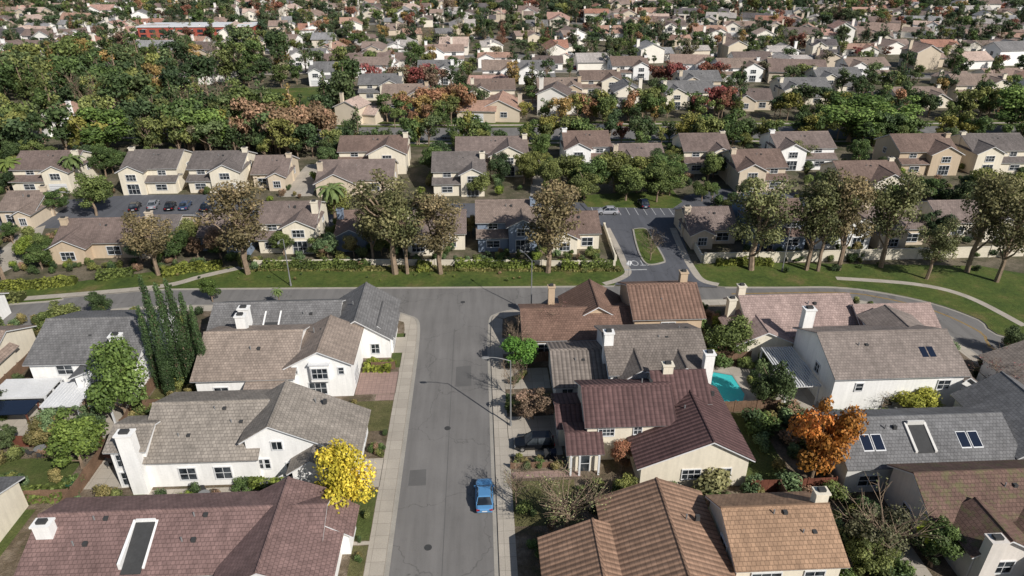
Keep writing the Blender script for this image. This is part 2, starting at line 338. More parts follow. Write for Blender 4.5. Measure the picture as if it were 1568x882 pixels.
# R3
h=House(N,WHITE,srgb(132,122,114))
h.gable('x',64.6,70,74.5,5.2,7.3,5.4,14.6,26).gable('y',15.8,17.8,19.8,5.0,6.3,5.0,63.4,68).gable('x',65.6,70,74,3,4.9,3.4,8.4,14.8,style='tile').gable('y',21.2,23.,24.8,5.1,6.2,5.1,63.8,67)
h.chim(14.8,68.4,1.1,.9,8.3);h.chim(25.7,64.4,1.1,.9,7.6);h.win(17.8,3.5,1.4,1.3,63.4,nx=2);h.win(23,3.5,1.3,1.2,63.8);h.win(9.8,1.2,1.2,1.2,65.6);h.win(12.4,1.0,1.4,1.4,65.6);h.win(70,.2,2.4,2.2,8.4,'-x',door=True);h.vent(21,69,6.9);h.vent(11,68.5,4.3);h.vent(24,71,6.9);h.done()
# R4
h=House(N,srgb(202,178,150),srgb(132,105,91),'tile')
h.gable('x',77,82,87,5.2,7.4,5.2,20,29,style='tile').gable('x',76,80.5,85,3,4.8,3,5.4,20.2,style='shake').gable('y',11.5,15.5,19.5,3.2,5.6,3.2,79.5,87,style='tile')
h.chim(27.9,83.5,1.0,.9,8.5);h.chim(9.7,84.5,.9,.8,6.2);h.win(24.5,3.2,1.8,1.2,77);h.win(21.6,.9,1.2,1.3,77);h.win(8,.9,1.6,1.3,76);h.win(13.5,.9,1.8,1.3,76);h.win(78.5,.2,2.2,2.2,5.4,'-x',door=True);h.vent(24,79.5,6.2);h.done()
# R5
h=House('large_white_house',WHITE,srgb(144,132,124))
h.gable('x',62.4,67.8,73,5.3,7.7,5.3,40,55.2).gable('y',50,53,56.5,5.2,6.4,5.0,66,76)
h.gable('y',55.2,56.6,58,3,4,3,63.4,67)
h.chim(40.8,72.6,1.3,1.0,8.4);h.win(66.5,3.2,1.0,1.2,40,'-x');h.win(68.5,.5,2.,2.0,40,'-x');h.win(47,1.0,1.2,1.3,62.4,nx=1);h.win(53,3.2,1.4,1.2,62.4);h.win(56.6,1.0,1.4,1.4,63.4);h.win(43,3.3,.8,1.0,62.4,nx=1)
h.vent(44,66,7.0)
for xx in (51,51.9): h.c.slopebox(xx,xx+.75,64.3,65.6,5.9,6.38,6.98,'solar')
h.done()
h=House(N,CREAM,srgb(168,146,138))
h.gable('x',75,80.5,85,3.3,6,3.3,35.2,50).gable('y',33,36.5,40,3,4.6,3,73.5,80).gable('x',74,78,82,3.4,5.6,3.4,50,60);h.chim(36.2,83,1,.9,6.4);h.win(37,1,1.6,1.3,73.5);h.chim(33.9,80,1,.8,6.0);h.vent(44,79,5.5);h.done()
# R6
h=House(N,srgb(215,212,206),srgb(122,121,121))
h.gable('x',49.8,54.2,57.8,3.6,5.8,3.8,35.6,53).gable('y',53,57.5,62,4,6.6,4,50,60).gable('x',44.5,47.2,50,3,4,3.4,51,60)
for xx in (37.6,38.8,47.6,48.8):
    h.c.slopebox(xx-.08,xx+.98,50.9,52.5,4.0,4.42,5.24,'trim');h.c.slopebox(xx,xx+.9,51.0,52.4,4.0,4.5,5.22,'solar')
h.w.slopebox(42.6,42.85,50.6,53.4,3,4.45,5.85,'wall');h.w.slopebox(44.6,44.85,50.6,53.4,3,4.45,5.85,'wall');h.w.box(42.85,44.6,53.2,53.4,3,6.1,'wall');h.g.slopebox(42.86,44.59,50.6,53.19,3,4.3,5.66,'dark')  # courtyard recess is not cut; its shade is put in as a dark slab
h.win(38,1,2,1.3,49.8);h.win(48.5,1,2.6,1.4,49.8,nx=3);h.vent(40.5,53,5.5);h.done()
# R7
h=House(N,srgb(222,214,205),srgb(116,92,82),'moss')
h.gable('x',42.4,45.8,48.8,4.0,6,4.2,39.4,56,style='moss').gable('y',41,43.5,46.2,3.7,5.2,3.7,38.8,43).gable('y',46.5,52,58,3.6,6.2,3.6,30,43,style='moss')
h.chim(41.8,38.3,1.3,.9,5.8);h.win(45.5,1.2,1.2,1.2,39.4,'-x');h.win(44,1.2,1.6,1.4,38.8);h.vent(47,44.5,5.4);h.done()
h=House(N,WHITE,rT);h.gable('y',60,66,72,5,7.4,5,54,66);h.win(64,1.2,1.6,1.4,54);h.win(60,3.2,1.6,1.4,60,'-x');h.done()
h=House(N,CREAM,rG);h.gable('x',68,73,78,3.3,5.4,3.3,84,100);h.win(90,1,2,1.4,68);h.done()

def tract(pl,pr,pb,st,seed,wall,roof,depth=13,side=None,style='shake',name=N,xy=None,form=0):
    r=random.Random(seed)
    if xy: x0,x1,y0=xy
    else:
        x0,y0=G(pl,pb);x1,_=G(pr,pb)
    w=x1-x0;ze=(5.1 if st==2 else 3.1)+r.uniform(-.15,.25)
    h=House(name,wall,roof,style,foot=not xy or xy[2]>1)
    left=(side if side is not None else r.random()<.5)
    gw=w*r.uniform(.42,.55)
    pk=r.uniform(.36,.46)
    if form==1:
        h.gable('y',x0+w*.35,x0+w*.67,x1,ze,ze+w*.32*pk,ze,y0+1.5,y0+depth);h.gable('x',y0,y0+3.5,y0+7,3.,4.6,3.,x0,x0+w*.62)
        h.win(x0+w*.3,.05,4.4,2.2,y0,door=True);h.win(x0+w*.75,ze-1.8,1.8,1.2,y0+1.5);h.chim(x1-.2,y0+depth*.5,1.1,.8,ze+3);h.vent(x0+w*.6,y0+6,ze+2);return h
    h.gable('x',y0+2.2,y0+2.2+(depth-2.2)/2,y0+depth,ze,ze+(depth-2)*.5*pk,ze,x0,x1)
    a,b=(x0-.02,x0+gw) if left else (x1-gw,x1+.02)
    h.gable('y',a,(a+b)/2,b,ze-.15,ze-.15+gw*.5*.5,ze-.15,y0,y0+depth*.6)
    c,d=(b,x1) if left else (x0,a)
    if st==2:
        h.gable('x',y0+.6,y0+2.6,y0+4,2.8,3.6,3.2,c+.1,d-.1)
        h.win((a+b)/2,3.2,min(2,gw*.4),1.3,y0,nx=3);h.win((c+d)/2,3.75,min(1.6,(d-c)*.4),.95,y0+2.2)
        h.win((a+b)/2,.2,min(2.4,gw*.5),2.2,y0,nx=3) if r.random()<.5 else h.win((a+b)/2,.05,min(4.6,gw*.7),2.2,y0,door=True)
        h.win((c+d)/2,.9,min(2.2,(d-c)*.5),1.2,y0+.6)
    else:
        h.win((a+b)/2,.8,min(2.2,gw*.4),1.4,y0,nx=3);h.win((c+d)/2,.7,min(2.2,(d-c)*.45),1.5,y0+2.2,nx=2)
    fx='-x' if (x0+x1)>0 else '+x';xf=x0 if fx=='-x' else x1
    h.win(y0+depth*.65,ze-2,1.2,1.2,xf,fx)
    h.chim((x1 if not left else x0)+(-.3 if not left else .3),y0+depth*r.uniform(.35,.6),1.1,.8,ze+2.9)
    h.vent((x0+x1)/2,y0+depth*.45,ze+1.6)
    return h
rows=[ # M row
(-5,50,352,1,BEIGE),(82,200,405,1,TANW),(214,262,396,1,BEIGE),(303,383,392,1,GREYB),(397,484,390,2,CREAM),(516,610,386,1,GREYB),(618,712,392,1,CREAM),(732,822,388,2,GREYB),(845,920,390,1,CREAM),
(1058,1132,382,1,BEIGE),(1150,1235,386,2,GREYB),(1248,1330,384,2,WHITE),(1342,1425,384,1,BEIGE),(1445,1560,372,1,CREAM),
# S row
(190,270,299,2,CREAM),(290,370,297,2,CREAM),(386,438,293,1,BEIGE),(20,110,298,2,CREAM),(486,600,302,1,BEIGE),(520,622,268,2,CREAM),(664,742,302,2,CREAM),(700,808,272,2,CREAM),
(866,935,262,2,WHITE),(944,1020,270,1,BEIGE),(1048,1118,268,2,CREAM),(1128,1205,296,2,BEIGE),(1190,1280,262,2,WHITE),(1294,1388,300,1,CREAM),(1378,1466,270,2,TANW),(1488,1580,268,2,CREAM),
]
for i,(pl,pr,pb,st,wc) in enumerate(rows):
    rc=R.choice([srgb(134,119,112),srgb(126,110,103),srgb(141,125,115),srgb(118,110,106),srgb(128,108,98)])
    hh=tract(pl,pr,pb,st,i+40,wc,rc,depth=12 if i<14 else 13,side={5:True,7:False,14:True,15:False}.get(i));hh.done()
for i,(x0,x1,y0,wc) in enumerate([(-62,-50,262,WHITE),(-40,-26,236,CREAM),(-22,-9,262,WHITE),(2,14,262,WHITE),(15.5,29,262,WHITE),(36,50,240,CREAM),(52,66,268,WHITE),(70,84,236,BEIGE),(92,108,262,WHITE),(120,136,240,CREAM),(142,158,262,WHITE),(-2,12,224,CREAM),(20,34,226,TANW),(160,178,224,CREAM),(100,116,222,CREAM),(60,76,218,CREAM),(136,152,216,CREAM),(-30,-16,218,TANW)]):
    tract(0,0,0,2 if i!=16 else 1,300+i,wc,R.choice([rG,srgb(130,112,102),srgb(150,132,120)]),depth=13,xy=(x0,x1,y0)).done()
# ---------------------------------------------------------------- flat sheets
def sheet(name,pts,z,mat,wall=0):
    mb=MB();P=[(x,y,z) for x,y in pts];mb.face(P,mat)
    if wall:
        n=len(P)
        for i in range(n):
            a=P[i];b=P[(i+1)%n];mb.face([a,b,(b[0],b[1],z-wall),(a[0],a[1],z-wall)],'kerb')
    o=mb.obj(name,recalc=False)
    bm=bmesh.new();bm.from_mesh(o.data)
    for fc in bm.faces:
        if fc.normal.z<-.5: fc.normal_flip()
    bm.to_mesh(o.data);bm.free();return o
def GP(l,z=0): return [G(a,b,z) for a,b in l]
def smooth(pts,n=6):
    out=[]
    for i in range(len(pts)-1):
        p0=pts[max(i-1,0)];p1=pts[i];p2=pts[i+1];p3=pts[min(i+2,len(pts)-1)]
        for k in range(n):
            t=k/n
            out.append(tuple(.5*((2*p1[j])+(-p0[j]+p2[j])*t+(2*p0[j]-5*p1[j]+4*p2[j]-p3[j])*t*t+(-p0[j]+3*p1[j]-3*p2[j]+p3[j])*t**3) for j in (0,1)))
    out.append(pts[-1]);return out
def offset(pts,d):
    out=[]
    for i,p in enumerate(pts):
        a=pts[max(i-1,0)];b=pts[min(i+1,len(pts)-1)]
        dx,dy=b[0]-a[0],b[1]-a[1];L=math.hypot(dx,dy) or 1
        out.append((p[0]-dy/L*d,p[1]+dx/L*d))
    return out
def ribbon(name,pts,d0,d1,z,mat):
    a=offset(pts,d0);b=offset(pts,d1);mb=MB()
    for i in range(len(pts)-1):
        mb.face([(*a[i],z),(*a[i+1],z),(*b[i+1],z),(*b[i],z)],mat)
    return mb.obj(name,recalc=False)
sheet('ground',[(-1500,-100),(1500,-100),(1500,2500),(-1500,2500)],0,'ground')
up=smooth([(-150,88)]+GP([(0,467),(100,455),(180,448),(260,443),(500,441),(700,440),(940,438)]),4)
upR=smooth(GP([(1110,440),(1200,440),(1280,440),(1350,448),(1430,465),(1500,490),(1568,525)])+[(101,60),(112,30)],4)
loL=smooth([(-9.2,77.5)]+GP([(638,495),(622,484),(598,478),(560,474),(420,470),(300,469),(180,474),(100,486),(0,508)])+[(-150,76)],4)
loR=smooth([(.96,78.5)]+GP([(753,491),(762,482),(785,476),(830,470),(950,465),(1100,460),(1230,455),(1320,462),(1400,486),(1470,527),(1530,573),(1568,608)])+[(86,48),(94,20)],4)
sheet('collector_road',[(-200,60)]+[(-200,110)]+up[0:]+upR+[(140,10),(70,10),(60,50),(-9,60)],.004,'asphalt')
sheet('side_street',[(-10.5,-5),(2.2,-5),(2.2,82),(-10.5,82)],.008,'asphalt')
sheet('asphalt_seam',[(-4.16,-5),(-4.08,-5),(-4.05,84),(-4.13,84)],.012,'patch')
sheet('asphalt_patch',[(-3.6,70),(-1.6,70.1),(-1.7,74.6),(-3.6,74.4)],.012,'patch');sheet('asphalt_patch',[(-8,53),(-6.2,53),(-6.3,55.4),(-8,55.3)],.012,'patch')
sheet('west_block',[(-9.2,-5)]+loL+[(-150,-5)],.12,'yard',.12)
sheet('east_block',[(.96,-5)]+loR+[(94,-5)],.12,'yard',.12)
vl=[(-150,88)]+up+GP([(952,431),(964,418),(955,396),(940,400),(700,408),(390,408),(250,415),(120,432),(0,443)])+[(-150,98)]
sheet('grass_verge',vl[1:],.12,'lawnb',.12)
vr=upR+[(125,40),(112,75)]+GP([(1568,420),(1500,408),(1300,405),(1110,402),(1072,405),(1055,408),(1068,428),(1085,437)])
sheet('grass_verge',vr,.12,'lawnb',.12)
kl=[(-9.2,-5),(-9.2,30),(-9.2,60)]+loL
kr=[(.96,-5),(.96,30),(.96,60)]+loR
ribbon('gutter',kl,-.45,.0,.016,'kerb');ribbon('gutter',kr,0,.45,.016,'kerb')
ribbon('sidewalk',kl,.02,1.75,.124,'conc');ribbon('sidewalk',kr,-1.6,-.02,.124,'conc')
ribbon('gutter',up,-.4,0,.012,'kerb');ribbon('gutter',upR,-.4,0,.012,'kerb')
ribbon('sidewalk',smooth(GP([(0,461),(150,449),(255,438),(310,424),(372,410)]),5),-.7,.7,.128,'conc')
ribbon('sidewalk',smooth(GP([(925,436),(945,430),(962,419),(956,404),(948,385),(930,350)]),5),-.5,.6,.133,'conc')
ribbon('sidewalk',smooth(GP([(1100,437),(1075,430),(1060,412),(1045,385),(1030,350)]),5),-.6,.6,.133,'conc')
ribbon('sidewalk',smooth(GP([(1280,427),(1400,436),(1480,455),(1568,500)]),5),-.6,.6,.128,'conc')
cen=smooth(GP([(1120,450),(1280,448),(1350,456),(1430,476),(1500,508),(1568,555)])+[(95,52)],5)
ribbon('yellow_centre_line',cen,-.16,-.05,.008,'yellow');ribbon('yellow_centre_line',cen,.05,.16,.008,'yellow')
sheet('entrance_drive',GP([(940,437),(962,418),(955,396),(925,350),(888,312),(1052,306),(1040,345),(1052,385),(1062,410),(1082,434),(1100,441)]),.128,'asphalt2')
isl=smooth(GP([(968,352),(990,352),(1003,372),(1018,398),(1015,404),(992,407),(980,395),(972,372),(968,352)]),4)
sheet('median_island',isl,.26,'lawnb',.13);ribbon('island_kerb',isl,-.3,0,.262,'kerb')
sheet('alley_road',GP([(-200,330),(180,300),(345,300),(500,330),(640,312),(888,310),(930,345),(600,349),(450,352),(180,345),(-200,362)]),.004,'asphalt2')
sheet('alley_road',GP([(1035,345),(1048,300),(1095,288),(1300,300),(1800,300),(1800,325),(1300,322),(1120,316)]),.004,'asphalt2')
sheet('parking_court',GP([(190,298),(350,298),(340,342),(180,342)]),.010,'asphalt2')
sheet('lawn',GP([(885,300),(1030,292),(1045,310),(1030,320),(900,318)]),.14,'lawnb',.1)
sheet('driveway',GP([(470,252),(500,250),(478,300),(425,302)]),.012,'conc');sheet('driveway',GP([(35,355),(70,345),(50,395),(0,420),(-20,400)]),.012,'conc')
sheet('driveway',GP([(815,240),(838,240),(832,300),(812,300)]),.012,'conc')
pk=smooth([(-260,232),(-120,205),(-20,192),(60,190),(160,186),(330,190)],6)
ribbon('parkway_road',pk,-7,7,.01,'asphalt');ribbon('grass_verge',pk,7,13,.08,'lawnb');ribbon('grass_verge',pk,-13,-7,.08,'lawnb');ribbon('sidewalk',pk,9,10.5,.09,'conc');ribbon('sidewalk',pk,-10.5,-9,.09,'conc')
sheet('park_lawn',[(-95,212),(-45,215),(-50,262),(-90,255)],.06,'lawnb')
cu=bpy.data.curves.new('stop_marking','FONT');cu.body='STOP';cu.size=2.3;cu.align_x='CENTER';cu.extrude=.002
so=link(bpy.data.objects.new('stop_road_marking',cu));x,y=G(974,400);so.location=(x,y,.136);so.rotation_euler=(0,0,math.pi);so.scale=(.75,1.3,1);cu.materials.append(M['paint'])
x,y=G(972,414);mb=MB();mb.face([(x-1.8,y-.2,.134),(x+2,y-.2,.134),(x+2,y+.15,.134),(x-1.8,y+.15,.134)],'paint');mb.obj('stop_line',recalc=False)
mb=MB()
for i in range(10):
    x,y=G(905+i*13,318);mb.face([(x,y,.133),(x+.12,y,.133),(x+.12,y-4.5,.133),(x,y-4.5,.133)],'paint')
mb.obj('parking_bay_lines',recalc=False)
FOOT+=[(20.5,40.5,94,138),(-79,-46,123,142),(-55,-44,142,168),(26.8,32.6,64,72),(2,7.5,56.8,64)]
Z=.124
def rect(n,x0,x1,y0,y1,mat,z=Z): sheet(n,[(x0,y0),(x1,y0),(x1,y1),(x0,y1)],z,mat)
rect('driveway',-15.8,-10.9,68.8,73.5,'pave');rect('lawn',-17.5,-11,61.8,67.4,'lawndull');rect('garden_path',-13.2,-11,67.5,68.7,'pave')
rect('driveway',-15.1,-10.9,52.9,57.2,'conc');rect('lawn',-13.4,-11,46,52.3,'lawn');rect('lawn',-12.4,-11,38,45.4,'lawndull');rect('garden_path',-13,-10.9,45.5,45.9,'conc',.128)
rect('lawn',-12.2,-10.9,74.5,83,'lawn');rect('driveway',-12.3,-10.9,78,82,'conc',.128)
rect('driveway',2.5,10.4,59.8,63.6,'conc');rect('lawn',2.6,9,47,53,'lawndull');rect('garden_path',2.6,9.8,53.4,54.4,'pave');rect('driveway',2.6,8.2,69,73.5,'conc');rect('lawn',2.6,8,64.3,68,'lawndull')
rect('driveway',2.5,8.3,56.8,59.8,'conc',.1245);rect('driveway',2.6,5.2,77,81,'conc');rect('driveway',2.6,4.9,35,41,'conc')
rect('lawn',26.6,31.5,51.5,63,'lawn');rect('patio',26.5,34.5,63.5,72.5,'conc');rect('patio',34.5,40,60,73,'conc')
rect('lawn',-62,-43,53,59,'lawn');rect('patio',-41,-36.5,54,61,'conc');rect('lawn',-57,-44,45,51.5,'lawn') ;rect('patio',-58,-42,62,70.5,'conc');rect('patio',-34,-24,50.6,53.6,'conc');rect('lawn',-40.6,-36,62,74,'lawndull');rect('lawn',-38,-34.3,49.5,53,'lawn')
rect('patio',56,60,60,64,'conc');rect('lawn',60,80,40,52,'lawn');rect('patio',30,38.8,38,44,'conc',.1245);rect('patio',20.5,28,46,50,'conc')
mb=MB();P=[(28.0,65),(30.6,64.4),(31.7,66.5),(31.5,70.5),(29.2,71.4),(28,69)]
mb.face([(a,b,.16) for a,b in P],'water')
for i in range(6):
    a=P[i];b=P[(i+1)%6];c=(29.9,68);k=1.12
    A=(c[0]+(a[0]-c[0])*k,c[1]+(a[1]-c[1])*k);B=(c[0]+(b[0]-c[0])*k,c[1]+(b[1]-c[1])*k)
    mb.face([(*a,.2),(*b,.2),(*B,.2),(*A,.2)],'kerb')
mb.obj('swimming_pool',recalc=False)
# ---------------------------------------------------------------- fences, walls
M['render']=surf('rendered_wall',srgb(222,212,192),.5,.85,1)
def fence(x0,y0,x1,y1,h=1.8,mat='wood',name='garden_fence',step=2.4):
    d=Vector((x1-x0,y1-y0,0));L=d.length;d/=L;n=Vector((-d.y,d.x,0));mb=MB()
    def bx(a,b,o0,o1,z0,z1):
        q=[Vector((x0,y0,0))+d*a+n*o0,Vector((x0,y0,0))+d*b+n*o0,Vector((x0,y0,0))+d*b+n*o1,Vector((x0,y0,0))+d*a+n*o1]
        mb.solid([(*p.xy,z0) for p in q]+[(*p.xy,z1) for p in q],[(3,2,1,0),(4,5,6,7),(0,1,5,4),(1,2,6,5),(2,3,7,6),(3,0,4,7)],mat)
    if mat in('wood','timber'):
        k=int(L/.6)+1
        for i in range(k): bx(i*L/k+.01,(i+1)*L/k-.01,-.02,.02,.05,h+R.uniform(-.03,.03))
    else: bx(0,L,-.09,.09,0,h);bx(0,L,-.13,.13,h+.001,h+.1)
    k=max(1,int(L/step))
    for i in range(k+1): bx(i*L/k-.07,i*L/k+.07,-.07,.07,0,h+.08) if mat in('wood','timber') else bx(i*L/k-.2,i*L/k+.2,-.2,.2,0,h+.2)
    return mb.obj(name)
for a in [(26.4,50.2,35,50.2,1.8,'timber'),(20,45.4,29,45.4,1.8,'wood'),(34.6,50.4,34.6,62,1.8,'wood'),(26.6,63.3,34.6,63.3,1.6,'wood'),(29.2,38,29.2,50,1.8,'wood'),(30,73.5,34.8,73.5,1.8,'wood'),(26.6,73.5,30,77,1.8,'wood'),
 (-40.8,50,-40.8,76,1.8,'wood'),(-62,52.3,-41,52.3,1.8,'wood'),(-42,61,-58,61,1.6,'timber'),(-59,60,-59,83,1.8,'wood'),(-24,66.9,-40,66.9,1.7,'wood'),(-37,77.8,-37,88,1.8,'wood'),(2.6,54.9,8,54.9,.9,'wood'),(4,75,14,75,1.6,'wood'),(-40.5,49.9,-14.5,49.9,1.7,'wood'),
 (34.8,44.2,39,44.2,1.8,'wood'),(36,59.8,56,59.8,1.6,'wood'),(-14.4,74.2,-11.5,74.2,1.2,'wood')]: fence(*a)
for a,b in (((392,408),(552,406)),((560,406),(940,409)),((1078,404),(1180,402)),((1180,402),(1568,392)),((925,350),(942,400)),((1042,345),(1074,402))):
    (xa,ya),(xb,yb)=G(*a),G(*b);fence(xa,ya,xb,yb,1.0 if a[0]<960 and a[0]>300 else 1.9 if a[1]>380 else 1.3,'render','garden_wall',6)
fence(55,60,64,57,1.5,'render','garden_wall',4)
def pergola(x0,x1,y0,y1,z,mat,n,name='pergola',along='y'):
    mb=MB()
    for x in (x0+.2,x1-.2):
        for y in (y0+.2,y1-.2,(y0+y1)/2): mb.box(x-.09,x+.09,y-.09,y+.09,0,z-.2,mat)
    mb.box(x0,x1,y0+.1,y0+.3,z-.2,z,mat);mb.box(x0,x1,y1-.3,y1-.1,z-.2,z,mat)
    for i in range(n):
        if along=='y': a=x0+(x1-x0)*(i+.5)/n;mb.box(a-.07,a+.07,y0,y1,z+.001,z+.14,mat)
        else: a=y0+(y1-y0)*(i+.5)/n;mb.box(x0,x1,a-.07,a+.07,z+.001,z+.14,mat)
    return mb.obj(name)
pergola(35.4,39.6,64,72.5,2.9,'trim',13)
pergola(-57,-50.5,66.5,70.3,2.7,'trim',14,along='x');pergola(-34,-31,38.4,40.4,2.5,'trim',8)
mb=MB();mb.box(-50,-42.2,64.4,69.2,2.75,2.9,'trim')
for i in range(20): mb.box(-50+i*.39+.06,-50+i*.39+.14,64.4,69.2,2.901,2.95,'trim')
for x in(-49.8,-46,-42.4): mb.box(x-.08,x+.08,64.5,64.7,0,2.75,'trim')
mb.obj('patio_cover')
mb=MB();mb.box(-57,-51,63.6,66.2,2.5,2.6,'solar')
for x in(-56.8,-51.2):
    for y in (63.8,66): mb.box(x-.07,x+.07,y-.07,y+.07,0,2.5,'timber')
mb.obj('patio_canopy')
def table(x,y,umb=None):
    mb=MB();mb.cyl((0,0,.7),(0,0,.75),.6,.6,'metal',14);mb.cyl((0,0,0),(0,0,.7),.05,.05,'metal',6)
    for i in range(4):
        a=i*1.57+.4;cx,cy=math.cos(a)*.95,math.sin(a)*.95
        mb.box(cx-.22,cx+.22,cy-.22,cy+.22,.42,.46,'dark');mb.box(cx+math.cos(a)*.2-.2,cx+math.cos(a)*.2+.2,cy+math.sin(a)*.2-.03,cy+math.sin(a)*.2+.03,.461,.9,'dark')
        for u in(-.19,.19):
            for v in(-.19,.19): mb.cyl((cx+u,cy+v,0),(cx+u,cy+v,.42),.02,.02,'dark',4)
    if umb:
        mb.cyl((0,0,.75),(0,0,2.5),.03,.03,'metal',6);mb.cyl((0,0,2.1),(0,0,2.65),1.4,.05,umb,8)
    o=mb.obj('patio_table');o.location=(x,y,.125)
table(-48,59.8);table(-38.6,57.5,'timber');table(34,41);table(-47,63);table(58,62);table(-28,52);table(25,48)
# ---------------------------------------------------------------- trees
def treemesh(name,kind,n,leaf,seed,lobes=14):
    rs=np.random.RandomState(seed);mb=MB()
    C=[];Rr=[]
    if kind=='broad':
        for i in range(lobes):
            a=rs.uniform(0,2*np.pi);rr=rs.uniform(.05,.27);z=rs.uniform(.34,.86)
            k=np.sqrt(max(.1,1-((z-.58)/.42)**2));C.append((rr*k*np.cos(a)*1.25,rr*k*np.sin(a)*1.25,z));Rr.append(rs.uniform(.08,.18))
    elif kind=='euc':
        for i in range(lobes):
            a=rs.uniform(0,2*np.pi);z=rs.uniform(.38,.93);rr=rs.uniform(.03,.2);k=np.sqrt(max(.15,1-((z-.68)/.34)**2))
            C.append((rr*k*np.cos(a)*1.15,rr*k*np.sin(a)*1.15,z));Rr.append(rs.uniform(.05,.105))
    elif kind=='conifer':
        for i in range(lobes):
            z=rs.uniform(.12,.95);a=rs.uniform(0,2*np.pi);rr=(1-z)*.24*rs.uniform(.4,1.1)
            C.append((rr*np.cos(a),rr*np.sin(a),z));Rr.append(.045+.09*(1-z))
    elif kind=='cypress':
        for i in range(lobes):
            z=.05+.92*(i+.5)/lobes;a=rs.uniform(0,2*np.pi)
            C.append((.01*np.cos(a),.01*np.sin(a),z));Rr.append((.082*(1-z)**.45*min(1,.55+z*2))*rs.uniform(.88,1.05)+.006)
    elif kind=='bare':
        for i in range(lobes):
            a=rs.uniform(0,2*np.pi);rr=rs.uniform(.1,.38);z=rs.uniform(.4,.95);C.append((rr*np.cos(a),rr*np.sin(a),z));Rr.append(rs.uniform(.1,.16))
    elif kind=='shrub':
        for i in range(lobes):
            a=rs.uniform(0,2*np.pi);rr=rs.uniform(.0,.45);C.append((rr*np.cos(a),rr*np.sin(a),rs.uniform(.3,.68)));Rr.append(rs.uniform(.2,.34))
    C=np.array(C);Rr=np.array(Rr)
    zt={'broad':.5,'euc':.6,'conifer':.95,'cypress':.9,'bare':.45,'shrub':.3}[kind]
    tr={'broad':.022,'euc':.022,'conifer':.016,'cypress':.012,'bare':.018,'shrub':.03}[kind]
    if leaf<.09 or kind in('euc','bare'):
        prev=Vector((0,0,-.02))
        for i in range(1,4):
            q=Vector((rs.uniform(-.015,.015),rs.uniform(-.015,.015),zt*i/3));mb.cyl(prev,q,tr*(1.15-.25*(i-1)),tr*(1.15-.25*i),'bark',6);prev=q
        for i in range(min(len(C),14 if kind!='bare' else len(C))):
            c=Vector(C[i]);z0=min(zt*.95,max(.15,c.z-.25));st=Vector((0,0,z0));mid=st.lerp(c,.5)+Vector((rs.uniform(-.03,.03),rs.uniform(-.03,.03),-.02))
            mb.cyl(st,mid,tr*.5,tr*.34,'bark',4);mb.cyl(mid,c,tr*.34,tr*.1,'bark',4)
            if kind in('bare','euc'):
                for j in range(8 if kind=='bare' else 3):
                    dd=Vector(rs.normal(size=3)).normalized()*Rr[i]*1.3;dd.z=abs(dd.z)*.8
                    mb.cyl(mid.lerp(c,rs.uniform(.2,1)),c+dd,tr*.15,tr*.05,'bark',3)
    nt_=len(mb.v)
    w=Rr**2
    if kind=='cypress': w=Rr
    w=w/w.sum();idx=rs.choice(len(C),size=n,p=w)
    d=rs.normal(size=(n,3));d/=np.linalg.norm(d,axis=1)[:,None]
    rad=Rr[idx]*rs.uniform(.0,1.,n)**.28*(1 if kind!='euc' else 1.15)
    st_=rs.uniform(size=n)<.08;rad=np.where(st_,rad*rs.uniform(1.05,1.35,n),rad)
    sc=np.array([1,1,.8 if kind in('broad','euc') else 1.])
    if kind=='cypress': sc=np.array([.95,.95,1.6]);rad=np.where(st_,Rr[idx],rad)
    ctr=C[idx]+d*rad[:,None]*sc
    ctr[:,2]=np.abs(ctr[:,2])
    nr=d*1.0+rs.normal(size=(n,3))*.55+np.array([0,0,.25]);nr/=np.linalg.norm(nr,axis=1)[:,None]
    t=np.cross(nr,rs.normal(size=(n,3)));t/=np.linalg.norm(t,axis=1)[:,None];b=np.cross(nr,t)
    sz=leaf*rs.uniform(.6,1.3,n)[:,None]
    q=np.stack([ctr-t*sz*.5,ctr-b*sz*.32,ctr+t*sz*.5,ctr+b*sz*.32],1).reshape(-1,3)
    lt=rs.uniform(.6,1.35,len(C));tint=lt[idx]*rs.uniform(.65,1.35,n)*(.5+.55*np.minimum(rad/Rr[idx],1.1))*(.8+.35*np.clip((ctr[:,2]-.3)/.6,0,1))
    V=mb.v+[tuple(p) for p in q.tolist()];F=mb.f+[tuple(range(nt_+4*i,nt_+4*i+4)) for i in range(n)]
    me=bpy.data.meshes.new(name);me.from_pydata(V,[],F)
    me.materials.append(M['bark']);me.materials.append(M['leaf'])
    me.polygons.foreach_set('material_index',[0]*len(mb.f)+[1]*n)
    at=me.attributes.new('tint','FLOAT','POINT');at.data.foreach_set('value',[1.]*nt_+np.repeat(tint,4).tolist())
    me.update();return me
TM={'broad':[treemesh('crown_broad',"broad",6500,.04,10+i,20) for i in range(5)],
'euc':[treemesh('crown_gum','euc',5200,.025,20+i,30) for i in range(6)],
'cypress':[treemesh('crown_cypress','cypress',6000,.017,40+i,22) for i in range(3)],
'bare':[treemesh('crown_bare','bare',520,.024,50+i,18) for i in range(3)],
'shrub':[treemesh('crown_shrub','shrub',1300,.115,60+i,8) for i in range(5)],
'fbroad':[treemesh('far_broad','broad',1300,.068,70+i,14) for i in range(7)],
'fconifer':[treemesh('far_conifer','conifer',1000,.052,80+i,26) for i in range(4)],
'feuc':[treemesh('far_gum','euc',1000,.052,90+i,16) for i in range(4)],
'fbare':[treemesh('far_bare','bare',300,.04,95+i,12) for i in range(2)]}
